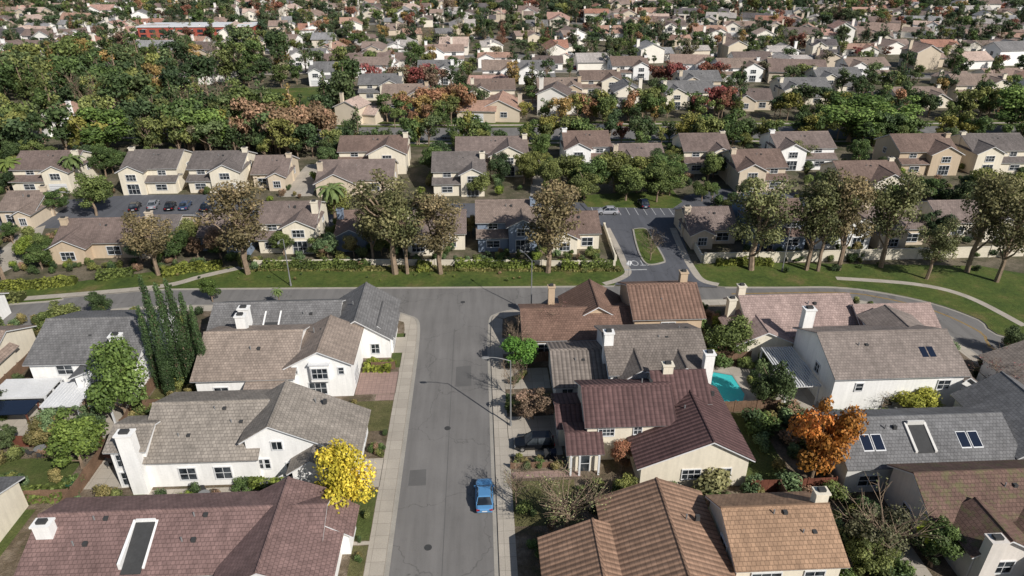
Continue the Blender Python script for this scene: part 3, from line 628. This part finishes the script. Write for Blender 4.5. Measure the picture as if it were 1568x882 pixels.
def palm():
    mb=MB();mb.cyl((0,0,0),(.03,0,.5),.03,.022,'bark',7);mb.cyl((.03,0,.5),(.05,0,.78),.022,.02,'bark',7)
    base=Vector((.05,0,.8))
    for i in range(26):
        a=i*2.4;el=.9-.055*i;L=.34
        prev=base;dirh=Vector((math.cos(a),math.sin(a),0))
        for k in range(6):
            e=el-k*.32;q=prev+(dirh*math.cos(e)+Vector((0,0,math.sin(e))))*L/6
            s=dirh.cross(Vector((0,0,1)))*.05*(1-abs(k-2)/6)
            mb.face([prev,prev+s-Vector((0,0,.02)),q+s*.9-Vector((0,0,.02)),q],'leaf');mb.face([prev,q,q-s*.9-Vector((0,0,.02)),prev-s-Vector((0,0,.02))],'leaf');prev=q
    me=mb.mesh('palm',recalc=False);at=me.attributes.new('tint','FLOAT','POINT');at.data.foreach_set('value',[R.uniform(.8,1.2) for _ in mb.v]);return me
TM['palm']=[palm()]
GREEN=[srgb(104,117,66),srgb(91,109,60),srgb(114,121,70),srgb(84,103,58),srgb(122,126,70)]
DKG=[srgb(78,95,58),srgb(70,87,56),srgb(88,101,64)]
FDK=[srgb(72,88,60),srgb(64,80,56),srgb(82,96,66),srgb(92,102,70)]
EUC=[srgb(118,115,78),srgb(110,113,74),srgb(126,114,82)]
AUT=[srgb(150,114,84),srgb(138,94,76),srgb(144,86,78),srgb(160,136,84),srgb(130,108,90)]
YEL=srgb(212,194,72)
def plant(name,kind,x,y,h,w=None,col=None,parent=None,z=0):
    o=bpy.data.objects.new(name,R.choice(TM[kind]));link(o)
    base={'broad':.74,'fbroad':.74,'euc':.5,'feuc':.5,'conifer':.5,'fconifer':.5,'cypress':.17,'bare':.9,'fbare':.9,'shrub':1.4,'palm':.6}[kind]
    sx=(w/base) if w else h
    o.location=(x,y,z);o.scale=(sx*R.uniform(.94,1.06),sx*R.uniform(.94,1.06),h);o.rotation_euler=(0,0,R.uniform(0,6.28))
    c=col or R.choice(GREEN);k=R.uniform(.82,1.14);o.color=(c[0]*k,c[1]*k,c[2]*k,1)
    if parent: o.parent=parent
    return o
def hgt(px,py,pt):
    x,y=G(px,py);lo,hi=0,45
    for i in range(30):
        m=(lo+hi)/2
        if G(px,pt,m)[1]>y: lo=m
        else: hi=m
    return lo
def T(name,kind,px,py,pt,wpx,col=None):
    x,y=G(px,py);w=G(px+wpx/2,(py+pt)/2,2)[0]-G(px-wpx/2,(py+pt)/2,2)[0]
    return plant(name,kind,x,y,hgt(px,py,pt)*1.03,w,col)
CY=srgb(70,90,54)
for a in [(247,594,470,19),(263,596,424,22),(281,592,434,22),(297,594,428,22),(311,590,450,20),(323,598,468,19),(262,606,530,22)]: T('cypress_tree','cypress',*a,CY)
T('ficus_tree','broad',197,645,520,92,srgb(98,118,60));T('street_tree','broad',127,718,632,80,srgb(104,122,58));T('street_tree','broad',100,508,462,50)
T('golden_tree','broad',528,786,686,88,YEL);T('street_tree','broad',804,562,510,66,srgb(96,136,60));T('flowering_shrub','broad',815,642,592,60,srgb(155,130,108))
T('bare_tree','bare',865,812,735,130,srgb(128,130,90));T('bare_tree','bare',870,812,745,100,srgb(118,124,86));T('autumn_tree','broad',1240,738,600,84,srgb(192,128,62));T('street_tree','broad',1172,628,540,58,srgb(98,114,72));T('street_tree','broad',1112,545,478,68,srgb(96,108,60))
T('citrus_tree','broad',1395,632,588,70,srgb(160,162,70));T('rose_bush','bare',1360,630,595,70,srgb(140,140,118));T('plum_tree','bare',1520,615,550,90,srgb(150,104,98));T('street_tree','bare',1340,855,765,150,srgb(120,124,86));T('olive_tree','broad',1330,850,780,90,srgb(114,112,84))
T('autumn_tree','broad',951,722,672,36,srgb(160,116,86));T('flowering_shrub','shrub',1092,752,715,95,srgb(140,138,95));T('palm_tree','palm',1418,856,800,60,srgb(185,195,70))
T('street_tree','broad',1425,870,800,70);T('street_tree','bare',845,520,465,60,srgb(155,120,110));T('street_tree','bare',792,545,490,50,srgb(130,115,95));T('street_tree','bare',786,610,555,44,srgb(130,115,95))
T('street_tree','bare',790,780,715,60,srgb(120,120,90))
for a in [(380,420,276,84),(243,422,322,66),(606,420,266,98),(624,420,290,56),(675,420,298,80),(839,418,276,84),(1150,414,274,92),(1234,414,262,70),(1252,416,272,56),(1283,414,262,68),(1348,410,264,70),(1480,417,258,76),(1525,432,290,76),(1418,428,335,56)]:
    T('eucalyptus_tree','euc',*a,R.choice(EUC))
for a in [(572,400,300,45),(8,432,255,60)]: T('eucalyptus_tree','euc',*a,R.choice(EUC))
for a in [(148,330,262,60),(85,330,290,45),(515,338,280,45),(735,300,262,40),(848,352,290,40),(1300,350,300,50),(65,412,372,40),(435,390,350,36),(493,392,355,40),(1005,310,245,55),(870,290,232,60),(905,292,232,60),(940,294,232,62),(975,296,235,60),(1015,298,238,62),(895,306,255,50),(958,308,250,50),(1025,300,255,40),(1220,255,215,45),(1418,318,270,50),(1500,330,250,60),(1545,345,262,60),(840,300,240,40)]:
    T('street_tree','broad' if R.random()<.7 else 'euc',*a)
T('palm_tree','palm',515,345,275,50,srgb(105,120,72));T('palm_tree','palm',25,290,240,50,srgb(120,135,70));T('palm_tree','palm',120,290,232,40,srgb(105,120,72));T('palm_tree','palm',430,470,440,20,srgb(105,120,72))
T('street_tree','broad',326,462,422,32,srgb(92,112,55));T('street_tree','bare',995,400,350,44,srgb(120,110,90))
def shrubs(x0,x1,y0,y1,n,h0,h1,cols=GREEN,kind='shrub',name='garden_shrub',mg=.5):
    for _ in range(n):
        for t in range(8):
            x=R.uniform(x0,x1);y=R.uniform(y0,y1)
            if not inside(x,y,mg): break
        else: continue
        hh=R.uniform(h0,h1);plant(name,kind,x,y,hh,hh*R.uniform(1.,1.7) if kind=='shrub' else None,R.choice(cols),z=.1)
MIX=GREEN+DKG+[srgb(138,128,82),srgb(148,122,98),srgb(122,138,60),srgb(105,125,85)]
shrubs(-41,-14,49,53.5,34,.8,1.9,MIX);shrubs(-62,-41,52,56,16,.8,1.8,MIX);shrubs(-60,-42,58,63,26,.8,2.,MIX);shrubs(-41,-34,60,68,14,.8,1.8,MIX);shrubs(-41,-34,68,80,14,1,2.2,MIX);shrubs(-34,-23,64,67,14,.7,1.5,MIX)
shrubs(-15.5,-11.2,57.5,61,7,.6,1.2,MIX);shrubs(-15.6,-11.4,73.6,75.6,8,.7,1.3,[srgb(130,138,60),GREEN[0]]);shrubs(-22,-14,62.3,68,14,.7,1.3,MIX);shrubs(-13,-11.2,40,52,6,.5,1.1,MIX)
shrubs(2.8,8,54,57,9,.6,1.4,MIX);shrubs(2.8,8,63.6,65.5,9,.7,1.6,MIX);shrubs(2.8,8,43,50,9,.7,1.6,MIX);shrubs(2.8,5,66,78,10,.7,1.4,MIX);shrubs(26.5,35,64,77,36,.8,2.4,MIX)
shrubs(30,36,38,62,60,.9,2.8,MIX);shrubs(20,30,45,51,26,.8,2.2,MIX);shrubs(35,57,60,62,24,.7,1.6,MIX);shrubs(29,40,30,44,44,.9,2.6,MIX);shrubs(56,68,55,72,24,.8,2.2,MIX);shrubs(9,21,48,52,16,.7,1.8,MIX);shrubs(26,40,72,84,24,.8,2.4,MIX)
shrubs(-72,-55,52,84,40,.8,2.4,MIX);shrubs(-75,-41,84,90,40,.8,2,MIX);shrubs(60,84,40,76,50,.8,2.4,MIX);shrubs(-22,-13,85,90,6,.6,1.2,MIX);shrubs(20,60,85,89,20,.8,1.6,MIX)
shrubs(-62,-41,60,90,12,3,5,MIX,'broad','garden_tree',1.5);shrubs(29,40,30,44,5,3,5,MIX,'broad','garden_tree',1.2);shrubs(57,85,40,76,14,3,5.5,MIX,'broad','garden_tree',1.2);shrubs(-85,-60,50,84,16,3,6,MIX,'broad','garden_tree',1.2)
shrubs(-80,20,104.6,108.5,110,.8,1.7,MIX,mg=.2);shrubs(45,110,103,108,60,.8,2.,MIX,mg=.2)
shrubs(-110,20,108,122,60,1,2.4,MIX);shrubs(-110,140,138,160,110,1,2.6,MIX);shrubs(45,130,108,135,70,1,2.6,MIX)
shrubs(-95,20,109,123,26,3.5,7,MIX,'broad','garden_tree',1);shrubs(-125,130,146,172,64,4,8,GREEN+DKG,'broad','garden_tree',1.2);shrubs(45,125,110,135,34,4,8,GREEN+DKG,'broad','garden_tree',1.2)
shrubs(45,120,98.5,104,10,.7,1.5,MIX,mg=.2);shrubs(-60,18,98.5,103.5,30,.3,.7,MIX,mg=.2)
def hedge(pts,w,h,col,name='clipped_hedge'):
    vs=[];fs=[];tn=[];rs=np.random.RandomState(int(abs(pts[0][0])*7)+1)
    for (x0,y0),(x1,y1) in zip(pts[:-1],pts[1:]):
        L=math.hypot(x1-x0,y1-y0);n=int(L*(w+2*h)*26);dx,dy=(x1-x0)/L,(y1-y0)/L
        for i in range(n):
            t=rs.uniform(0,L);k=rs.randint(0,4);hh=h*(1+.13*math.sin(t*1.1+x0)+.08*math.sin(t*2.7));ww=w*(1+.15*math.sin(t*.8+1)+.08*math.sin(t*2.1))
            if k<2: o=rs.uniform(-ww/2,ww/2);z=hh+rs.normal()*.06-.25*h*(abs(o)/ww*2)**4;nm=Vector((0,0,1))
            else: sgn=1 if k==2 else -1;o=sgn*ww/2+rs.normal()*.05;z=rs.uniform(.05,hh*.9);nm=Vector((-dy*sgn,dx*sgn,0))
            nm=(nm+Vector(rs.normal(size=3))*.5).normalized();a=nm.orthogonal().normalized();b=nm.cross(a);s=rs.uniform(.12,.26)
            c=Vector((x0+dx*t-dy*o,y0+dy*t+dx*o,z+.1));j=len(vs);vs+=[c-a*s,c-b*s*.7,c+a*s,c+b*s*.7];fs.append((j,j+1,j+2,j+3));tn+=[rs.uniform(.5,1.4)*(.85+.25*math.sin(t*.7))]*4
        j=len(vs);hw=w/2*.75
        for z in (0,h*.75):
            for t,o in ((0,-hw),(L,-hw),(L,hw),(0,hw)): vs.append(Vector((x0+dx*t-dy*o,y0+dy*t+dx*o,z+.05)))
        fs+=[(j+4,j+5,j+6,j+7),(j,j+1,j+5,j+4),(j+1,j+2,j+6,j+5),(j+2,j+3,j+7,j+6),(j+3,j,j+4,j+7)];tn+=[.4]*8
    me=bpy.data.meshes.new(name);me.from_pydata([tuple(v) for v in vs],[],fs);me.materials.append(M['leaf'])
    at=me.attributes.new('tint','FLOAT','POINT');at.data.foreach_set('value',tn);o=link(bpy.data.objects.new(name,me));o.color=col
HC=srgb(112,124,58)
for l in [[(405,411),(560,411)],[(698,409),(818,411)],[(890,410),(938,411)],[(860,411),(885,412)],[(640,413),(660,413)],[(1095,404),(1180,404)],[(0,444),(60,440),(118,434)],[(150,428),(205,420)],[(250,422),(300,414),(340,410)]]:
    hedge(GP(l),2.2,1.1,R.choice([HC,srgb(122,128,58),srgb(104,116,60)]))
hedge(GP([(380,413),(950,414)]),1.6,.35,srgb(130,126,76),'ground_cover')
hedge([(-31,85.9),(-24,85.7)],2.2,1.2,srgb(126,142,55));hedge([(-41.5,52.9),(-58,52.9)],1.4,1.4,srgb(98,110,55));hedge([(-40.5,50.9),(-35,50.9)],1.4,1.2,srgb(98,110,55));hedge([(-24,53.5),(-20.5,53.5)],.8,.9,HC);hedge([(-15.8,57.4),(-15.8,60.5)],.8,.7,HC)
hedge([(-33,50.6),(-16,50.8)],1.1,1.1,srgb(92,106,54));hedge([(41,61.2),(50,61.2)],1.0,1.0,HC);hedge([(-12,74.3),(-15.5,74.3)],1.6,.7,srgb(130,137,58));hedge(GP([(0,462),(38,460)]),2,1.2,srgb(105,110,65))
# mid & far field
hs=[]
for k in range(12):
    w=[13,15,17,12,16,14,18,15,14,16,20,13][k];hh=tract(0,0,0,2 if k%2 else 1,100+k,WHITE,rT,depth=[12,11,13,10][k%4],xy=(-w/2,w/2,-6),form=1 if k%3==2 else 0);hs.append(hh.merged('suburban_house_mesh'))
RC=[srgb(150,132,122),srgb(134,116,108),srgb(160,138,126),srgb(130,127,126),srgb(178,144,126),srgb(182,174,168),srgb(118,104,98),srgb(170,126,108),srgb(152,150,150),srgb(200,176,162),srgb(186,150,136),srgb(104,98,98)]
m,nt,p,o_=newmat('stucco_wall_varied');oi=nd(nt,'ShaderNodeObjectInfo')
nt.links.new(mulnoise(nt,ramp(nt,oi.outputs['Random'],[(0,srgb(245,243,240)),(.5,srgb(236,228,214)),(.75,srgb(210,196,175)),(1,srgb(195,180,160))]),pos(nt),.4,.9,1),p.inputs['Base Color'])
for me in hs:
    for i,mm in enumerate(me.materials):
        if mm==M['wall']: me.materials[i]=m
# ---- cars
def carparts(suv=False):
    st=[(-2.2,.66,.42,.72),(-2.12,.80,.3,.84),(-1.6,.87,.22,.95),(-.8,.9,.2,.96),(.2,.9,.2,.95),(1.0,.9,.2,.92),(1.7,.86,.22,.84),(2.1,.76,.28,.72),(2.22,.6,.38,.62)]
    b=MB();rings=[]
    for (yy,w,z0,z1) in st: rings.append([(-w*.9,yy,z0),(-w,yy,(z0+z1)/2),(-w*.94,yy,z1-.08),(-w*.78,yy,z1),(w*.78,yy,z1),(w*.94,yy,z1-.08),(w,yy,(z0+z1)/2),(w*.9,yy,z0)])
    V=[p for r in rings for p in r];F=[]
    for i in range(len(rings)-1):
        for j in range(8): F.append((i*8+j,i*8+(j+1)%8,(i+1)*8+(j+1)%8,(i+1)*8+j))
    F+=[tuple(range(7,-1,-1)),tuple(range((len(rings)-1)*8,len(rings)*8))]
    b.solid(V,F,'carpaint')
    H=1.62 if suv else 1.45;yb=-2.0 if suv else -1.75;ybt=-1.7 if suv else -1.15
    c=MB();lo=[(-.78,yb,.93),(.78,yb,.93),(.78,1.05,.9),(-.78,1.05,.9)];hi=[(-.6,ybt,H),(.6,ybt,H),(.6,.25,H),(-.6,.25,H)]
    c.solid(lo+hi,[(0,1,5,4),(1,2,6,5),(2,3,7,6),(3,0,4,7)],'glass')
    r=MB();r.solid([(-.62,ybt-.03,H-.02),(.62,ybt-.03,H-.02),(.62,.28,H-.02),(-.62,.28,H-.02),(-.55,ybt+.08,H+.05),(.55,ybt+.08,H+.05),(.55,.15,H+.05),(-.55,.15,H+.05)],[(3,2,1,0),(4,5,6,7),(0,1,5,4),(1,2,6,5),(2,3,7,6),(3,0,4,7)],'carpaint')
    for sx in(-1,1):
        for (ya,za,yb_,zb) in ((yb,.93,ybt,H),(1.05,.9,.25,H),(-.35,.94,-.35,H)):
            r.cyl((sx*.79,ya,za),(sx*.61,yb_,zb),.045,.045,'carpaint',4)
        r.box(sx*.93-.09,sx*.93+.09,.72,.86,.9,1.04,'carpaint')
    w=MB()
    for sx in(-.82,.82):
        for yy in(-1.35,1.35):
            w.cyl((sx-.11,yy,.33),(sx+.11,yy,.33),.33,.33,'black',18);w.cyl((sx-.125,yy,.33),(sx+.125,yy,.33),.2,.2,'chrome',10)
    l=MB()
    for sx in(-.62,.62):
        l.box(sx-.16,sx+.16,-2.2,-2.1,.62,.78,'tail');l.box(sx-.16,sx+.16,2.08,2.2,.56,.68,'chrome')
    l.box(-.25,.25,-2.215,-2.2,.5,.62,'trim')
    return {'body':b,'windows':c,'roof_pillars':r,'wheels':w,'lights':l}
def car(x,y,rot,col,name='parked_car',z=.01,suv=False):
    e=empty(name,(x,y,z));e.rotation_euler=(0,0,rot)
    for n_,mb in carparts(suv).items(): mb.obj(n_,e,col)
    return e
cmesh=[]
for sv in(False,True):
    big=MB()
    for mb in carparts(sv).values(): big.add(mb)
    cmesh.append(big.mesh('car_mesh'))
def fcar(x,y,rot,z=.03,name='parked_car'):
    o=link(bpy.data.objects.new(name,R.choice(cmesh)));o.location=(x,y,z);o.rotation_euler=(0,0,rot);o.color=R.choice([g(.7),g(.6),g(.03),g(.03),g(.15),g(.3),srgb(120,30,30),srgb(40,60,110)])
far=empty('distant_trees')
cells=set()
def woods(x,y): return (-260<x<-42 and 170<y<330) and not(-75<x<-42 and y>290)
y=212;row=0
while y<760:
    half=.82*y+40;x=-half
    while x<half:
        zone=math.sin(x*.011+2)*math.cos(y*.013+1)
        yy=y+12*math.sin(x/75+row)+R.uniform(-3.5,3.5);rot=.15*math.cos(x/75+row)+R.choice([0,0,math.pi,math.pi])+R.uniform(-.12,.12)+(math.pi/2 if zone>.25 else .5*zone)
        skip=(woods(x,yy) and R.random()<.72) or inside(x,yy,9)
        d=min(abs(x-px_) for px_ in (-400,-180,60,230,420))
        if not skip and (d>8 or y<300) and R.random()<.9:
            o=bpy.data.objects.new(N,R.choice(hs));link(o);o.location=(x,yy,0);o.rotation_euler=(0,0,rot);s=R.uniform(.85,1.15);o.scale=(s,s,s*R.uniform(.9,1.2));o.color=R.choice(RC)
            for ddx in(-1,0,1):cells.add((int(x//6)+ddx,int(yy//6)))
            if y<300: FOOT.append((x-7,x+7,yy-6,yy+6))
        x+=R.uniform(17,23)
    if row%2==0:
        pts=[(xx,y+15+12*math.sin(xx/75+row)) for xx in range(int(-half),int(half),12)]
        ribbon('residential_road',pts,-4.2,4.2,.02+.001*row,'asphalt');ribbon('sidewalk',pts,4.6,6,.03,'conc');ribbon('sidewalk',pts,-6,-4.6,.03,'conc')
        if y<480:
            for (qx,qy) in pts:
                if R.random()<.6: fcar(qx,qy+R.choice([-3,3]),math.pi/2+.16*math.cos(qx/75+row)+R.choice([0,math.pi]),.04)
        y+=31
    else: y+=25
    row+=1
def farcol(x,y):
    q=R.random()
    if y>320:
        if q<.66: return R.choice(FDK)
        if q<.88: return R.choice(GREEN)
        return R.choice([srgb(130,124,102),AUT[0],AUT[1],AUT[3],AUT[4]])
    if q<.5: return R.choice(DKG)
    if q<.88: return R.choice(GREEN)
    if q<.95: return srgb(130,124,98)
    return R.choice(AUT)
n=0
for y0,y1,dens,h0,h1 in ((172,206,.010,5,10),(206,330,.0115,4,10),(330,480,.0135,4,10.5),(480,800,.0140,5,12.5)):
    area=(y1-y0)*1.64*(y0+y1)/2
    for _ in range(int(area*dens)):
        yy=R.uniform(y0,y1);xx=R.uniform(-1,1)*(.82*yy+30)
        if (int(xx//6),int(yy//6)) in cells and R.random()<.88: continue
        if yy<330 and inside(xx,yy,1): continue
        if math.sin(xx*.05+yy*.031)+math.sin(yy*.07-xx*.02)<-.7 and R.random()<.6: continue
        py_=190+(max(0,-xx-20)*.16 if xx<0 else 0)
        if abs(yy-py_)<8: continue
        if -92<xx<-47 and 214<yy<258: continue
        k=R.choices(['fbroad','fconifer','feuc','fbare'],[.62,.14,.18,.06])[0];hh=R.uniform(h0,h1)*(1.25 if k in('fconifer','feuc') else 1)
        plant('tree',k,xx,yy,hh,hh*.74*R.uniform(.8,1.35) if k=='fbroad' else None,farcol(xx,yy),far);n+=1
for _ in range(420):
    xx=R.uniform(-250,-40);yy=R.uniform(168,320)
    if not woods(xx,yy) or inside(xx,yy,1.5) or(-92<xx<-47 and 212<yy<262): continue
    k=R.choices(['fbroad','fconifer','feuc','fbare'],[.38,.32,.25,.05])[0];plant('tree',k,xx,yy,R.uniform(8,17),None,R.choice(DKG+GREEN+DKG+[AUT[3]]),far)
def belt(x0,x1,y0,y1,n,h0,h1,cols,kind='fbroad'):
    for _ in range(n):
        xx=R.uniform(x0,x1);yy=R.uniform(y0,y1)
        if inside(xx,yy,1): continue
        plant('tree',kind,xx,yy,R.uniform(h0,h1),None,R.choice(cols),far)
OL=[srgb(126,126,70),srgb(134,130,66)]
belt(-55,75,170,181,60,5,9.5,DKG+GREEN+OL);belt(75,190,171,180,38,6,9,DKG+GREEN+OL);belt(-30,180,199,208,60,5,10,DKG+GREEN+OL+[AUT[3],AUT[0]]);belt(-62,-38,172,186,14,9,13,[srgb(156,128,100),srgb(136,118,95)]);belt(-180,-45,168,190,55,8,15,DKG+GREEN+OL)
belt(-25,0,205,216,12,8,11,[AUT[0],AUT[3]]);belt(60,80,205,216,6,7,10,[AUT[1],AUT[2]]);belt(-40,-10,250,260,8,7,10,[AUT[2],AUT[4]]);belt(60,92,250,262,8,7,10,[AUT[2],AUT[1]])
for x_,y_,hh in ((100,178,14),(112,182,13),(150,185,14),(-95,176,13),(-70,176,12)): plant('street_tree','broad',x_,y_,hh,hh*1.3,srgb(106,128,66))
for (x0,x1,y0,y1,hh,c) in ((-180,-120,395,412,6,srgb(175,90,75)),(-330,-290,380,400,7,WHITE)):
    mb=MB();mb.box(x0,x1,y0,y1,0,hh,'wall');mb.box(x0-.4,x1+.4,y0-.4,y1+.4,hh+.001,hh+.6,'trim')
    for i in range(int((x1-x0)/5)):
        mb.box(x0+1+i*5,x0+4+i*5,y0-.1,y0-.02,hh*.55,hh*.8,'glass');mb.box(x0+1+i*5,x0+4+i*5,y0-.1,y0-.02,hh*.12,hh*.4,'glass')
    mb.obj('commercial_building',None,c)
car(-.25,50.8,0,srgb(96,150,196),z=.012)
car(5.3,58.3,math.pi/2,srgb(22,24,28),suv=True,z=.13)
for px,py,c,ro in ((208,320,srgb(30,32,40),.2),(236,317,srgb(150,152,158),.2),(262,319,srgb(25,25,30),.2),(285,318,srgb(60,80,110),.1),(318,320,srgb(25,30,45),0),(985,316,srgb(40,50,70),0),(345,345,srgb(120,125,130),1.5),(440,268,srgb(200,200,200),1.4),(1340,318,srgb(210,210,212),1.5),(1180,312,srgb(50,50,56),1.5),(930,328,srgb(180,180,185),1.5),(1445,316,srgb(120,40,40),1.5)):
    x,y=G(px,py);car(x,y,ro,c,z=.135 if 880<px<1060 else .012)
car(-28,88.6,math.pi/2,srgb(70,140,160),z=.01)
for t in (-50,-8,35,72,104,140): fcar(t,(190 if t>0 else 190-t*.12)+R.choice([-4,4]),math.pi/2,.012,'car')
# ---------------------------------------------------------------- street furniture
def lamp(x,y,h=8.8,dx=-2.4,dy=0,z=.12):
    mb=MB();mb.cyl((0,0,0),(0,0,.5),.16,.14,'metal',10);mb.cyl((0,0,.5),(0,0,h-.4),.1,.06,'metal',10)
    p=Vector((0,0,h-.4))
    for t in (.25,.5,.75,1): 
        q=Vector((dx*t,dy*t,h-.4+.55*math.sin(t*1.57)));mb.cyl(p,q,.045,.04,'metal',6);p=q
    L=math.hypot(dx,dy);ux,uy=dx/L,dy/L
    pts=[(-.05,-.08),(.15,-.16),(.55,-.17),(.75,-.08),(.75,.08),(.55,.17),(.15,.16),(-.05,.08)]
    lo=[(p.x+ux*a-uy*b,p.y+uy*a+ux*b,p.z-.12) for a,b in pts];hi=[(p.x+ux*a*.95-uy*b*.6,p.y+uy*a*.95+ux*b*.6,p.z+.07) for a,b in pts]
    mb.solid(lo+hi,[tuple(range(8)),tuple(range(15,7,-1))]+[(i,(i+1)%8,8+(i+1)%8,8+i) for i in range(8)],'metal')
    o=mb.obj('street_lamp');o.location=(x,y,z)
lamp(2.9,62,9.2);lamp(7.2,88.2,8.8,-1.2,2);x,y=G(1197,416);lamp(x,y,8.8,0,-2.4);lamp(-30.5,98.6,8.5,0,-2.2)
def sign(x,y,rot):
    mb=MB();mb.cyl((0,0,0),(0,0,2.7),.035,.035,'metal',6)
    pr=[(.38*math.cos(math.pi/8+i*math.pi/4),.38*math.sin(math.pi/8+i*math.pi/4)) for i in range(8)]
    for k,yo,m_ in ((1,.05,'red'),(1.08,.03,'trim')):
        mb.solid([(a*k,yo,2.4+b*k) for a,b in pr]+[(a*k,yo-.015,2.4+b*k) for a,b in pr],[tuple(range(8)),tuple(range(15,7,-1))]+[(i,(i+1)%8,8+(i+1)%8,8+i) for i in range(8)],m_)
    o=mb.obj('stop_sign');o.location=(x,y,.12);o.rotation_euler=(0,0,rot)
x,y=G(962,424);sign(x,y,0)
for (x,y) in ((-4.3,62),(-3,92),(-14,94),(30,93),(-5.5,45)):
    mb=MB();mb.cyl((0,0,0),(0,0,.02),.36,.36,'dark',16);o=mb.obj('manhole_cover');o.location=(x,y,.008)
def bin_(x,y,c):
    mb=MB();mb.solid([(-.22,-.25,0),(.22,-.25,0),(.22,.25,0),(-.22,.25,0),(-.29,-.33,.95),(.29,-.33,.95),(.29,.33,.95),(-.29,.33,.95)],[(3,2,1,0),(4,5,6,7),(0,1,5,4),(1,2,6,5),(2,3,7,6),(3,0,4,7)],'wall')
    mb.box(-.31,.31,-.36,.36,.951,1.03,'wall');mb.cyl((-.3,.3,.1),(.3,.3,.1),.1,.1,'black',8);o=mb.obj('wheelie_bin',None,c);o.location=(x,y,.13)
for x,y,c in ((-41.8,53.8,srgb(40,80,60)),(-39.6,49.3,srgb(30,120,70)),(7.2,56.3,srgb(40,45,60)),(6.5,56.3,srgb(60,60,60)),(3.6,37.5,srgb(60,60,66)),(28.3,48.7,srgb(50,60,70))): bin_(x,y,c)
def acunit(x,y):
    mb=MB();mb.box(-.4,.4,-.4,.4,0,.8,'metal');mb.cyl((0,0,.8),(0,0,.84),.33,.33,'dark',14)
    for i in range(7): mb.box(-.38,.38,-.415,-.401,.1+i*.1,.13+i*.1,'dark')
    o=mb.obj('air_conditioner');o.location=(x,y,.12)
for p_ in ((-20.4,53.6),(-22.4,53.5),(27.6,50.8),(35,63),(-56,62.8)): acunit(*p_)
mb=MB();mb.cyl((0,0,.12),(0,0,.75),.05,.05,'metal',6)
mb.cyl((0,0,.75),(.1,-.1,1.0),.1,.5,'trim',14);o=mb.obj('satellite_dish');o.location=(-39.8,48.6,.1)
# ---------------------------------------------------------------- camera, light
cam=bpy.data.cameras.new('camera');co=link(bpy.data.objects.new('camera',cam));co.location=(0,0,CH);co.rotation_euler=(math.radians(90)-PT,0,-YW)
cam.lens=24;cam.sensor_width=36;cam.clip_end=5000;cam.clip_start=.5;S.camera=co
el=math.radians(38);az=math.radians(139.5)
sd=Vector((math.sin(az)*math.cos(el),math.cos(az)*math.cos(el),math.sin(el)))
su=bpy.data.lights.new('sun','SUN');su.energy=5.0;su.angle=math.radians(.5);su.color=(1,.965,.91)
so=link(bpy.data.objects.new('sun',su));so.rotation_euler=sd.to_track_quat('Z','Y').to_euler()
w=bpy.data.worlds.new('World');S.world=w;w.use_nodes=True;nt=w.node_tree
bg=nt.nodes['Background'];sk=nt.nodes.new('ShaderNodeTexSky');sk.sky_type='NISHITA';sk.sun_disc=False;sk.sun_elevation=el;sk.sun_rotation=az
nt.links.new(sk.outputs[0],bg.inputs[0]);bg.inputs[1].default_value=.075
S.view_settings.view_transform='Standard';S.view_settings.look='None';S.view_settings.exposure=0
print('far trees',n)
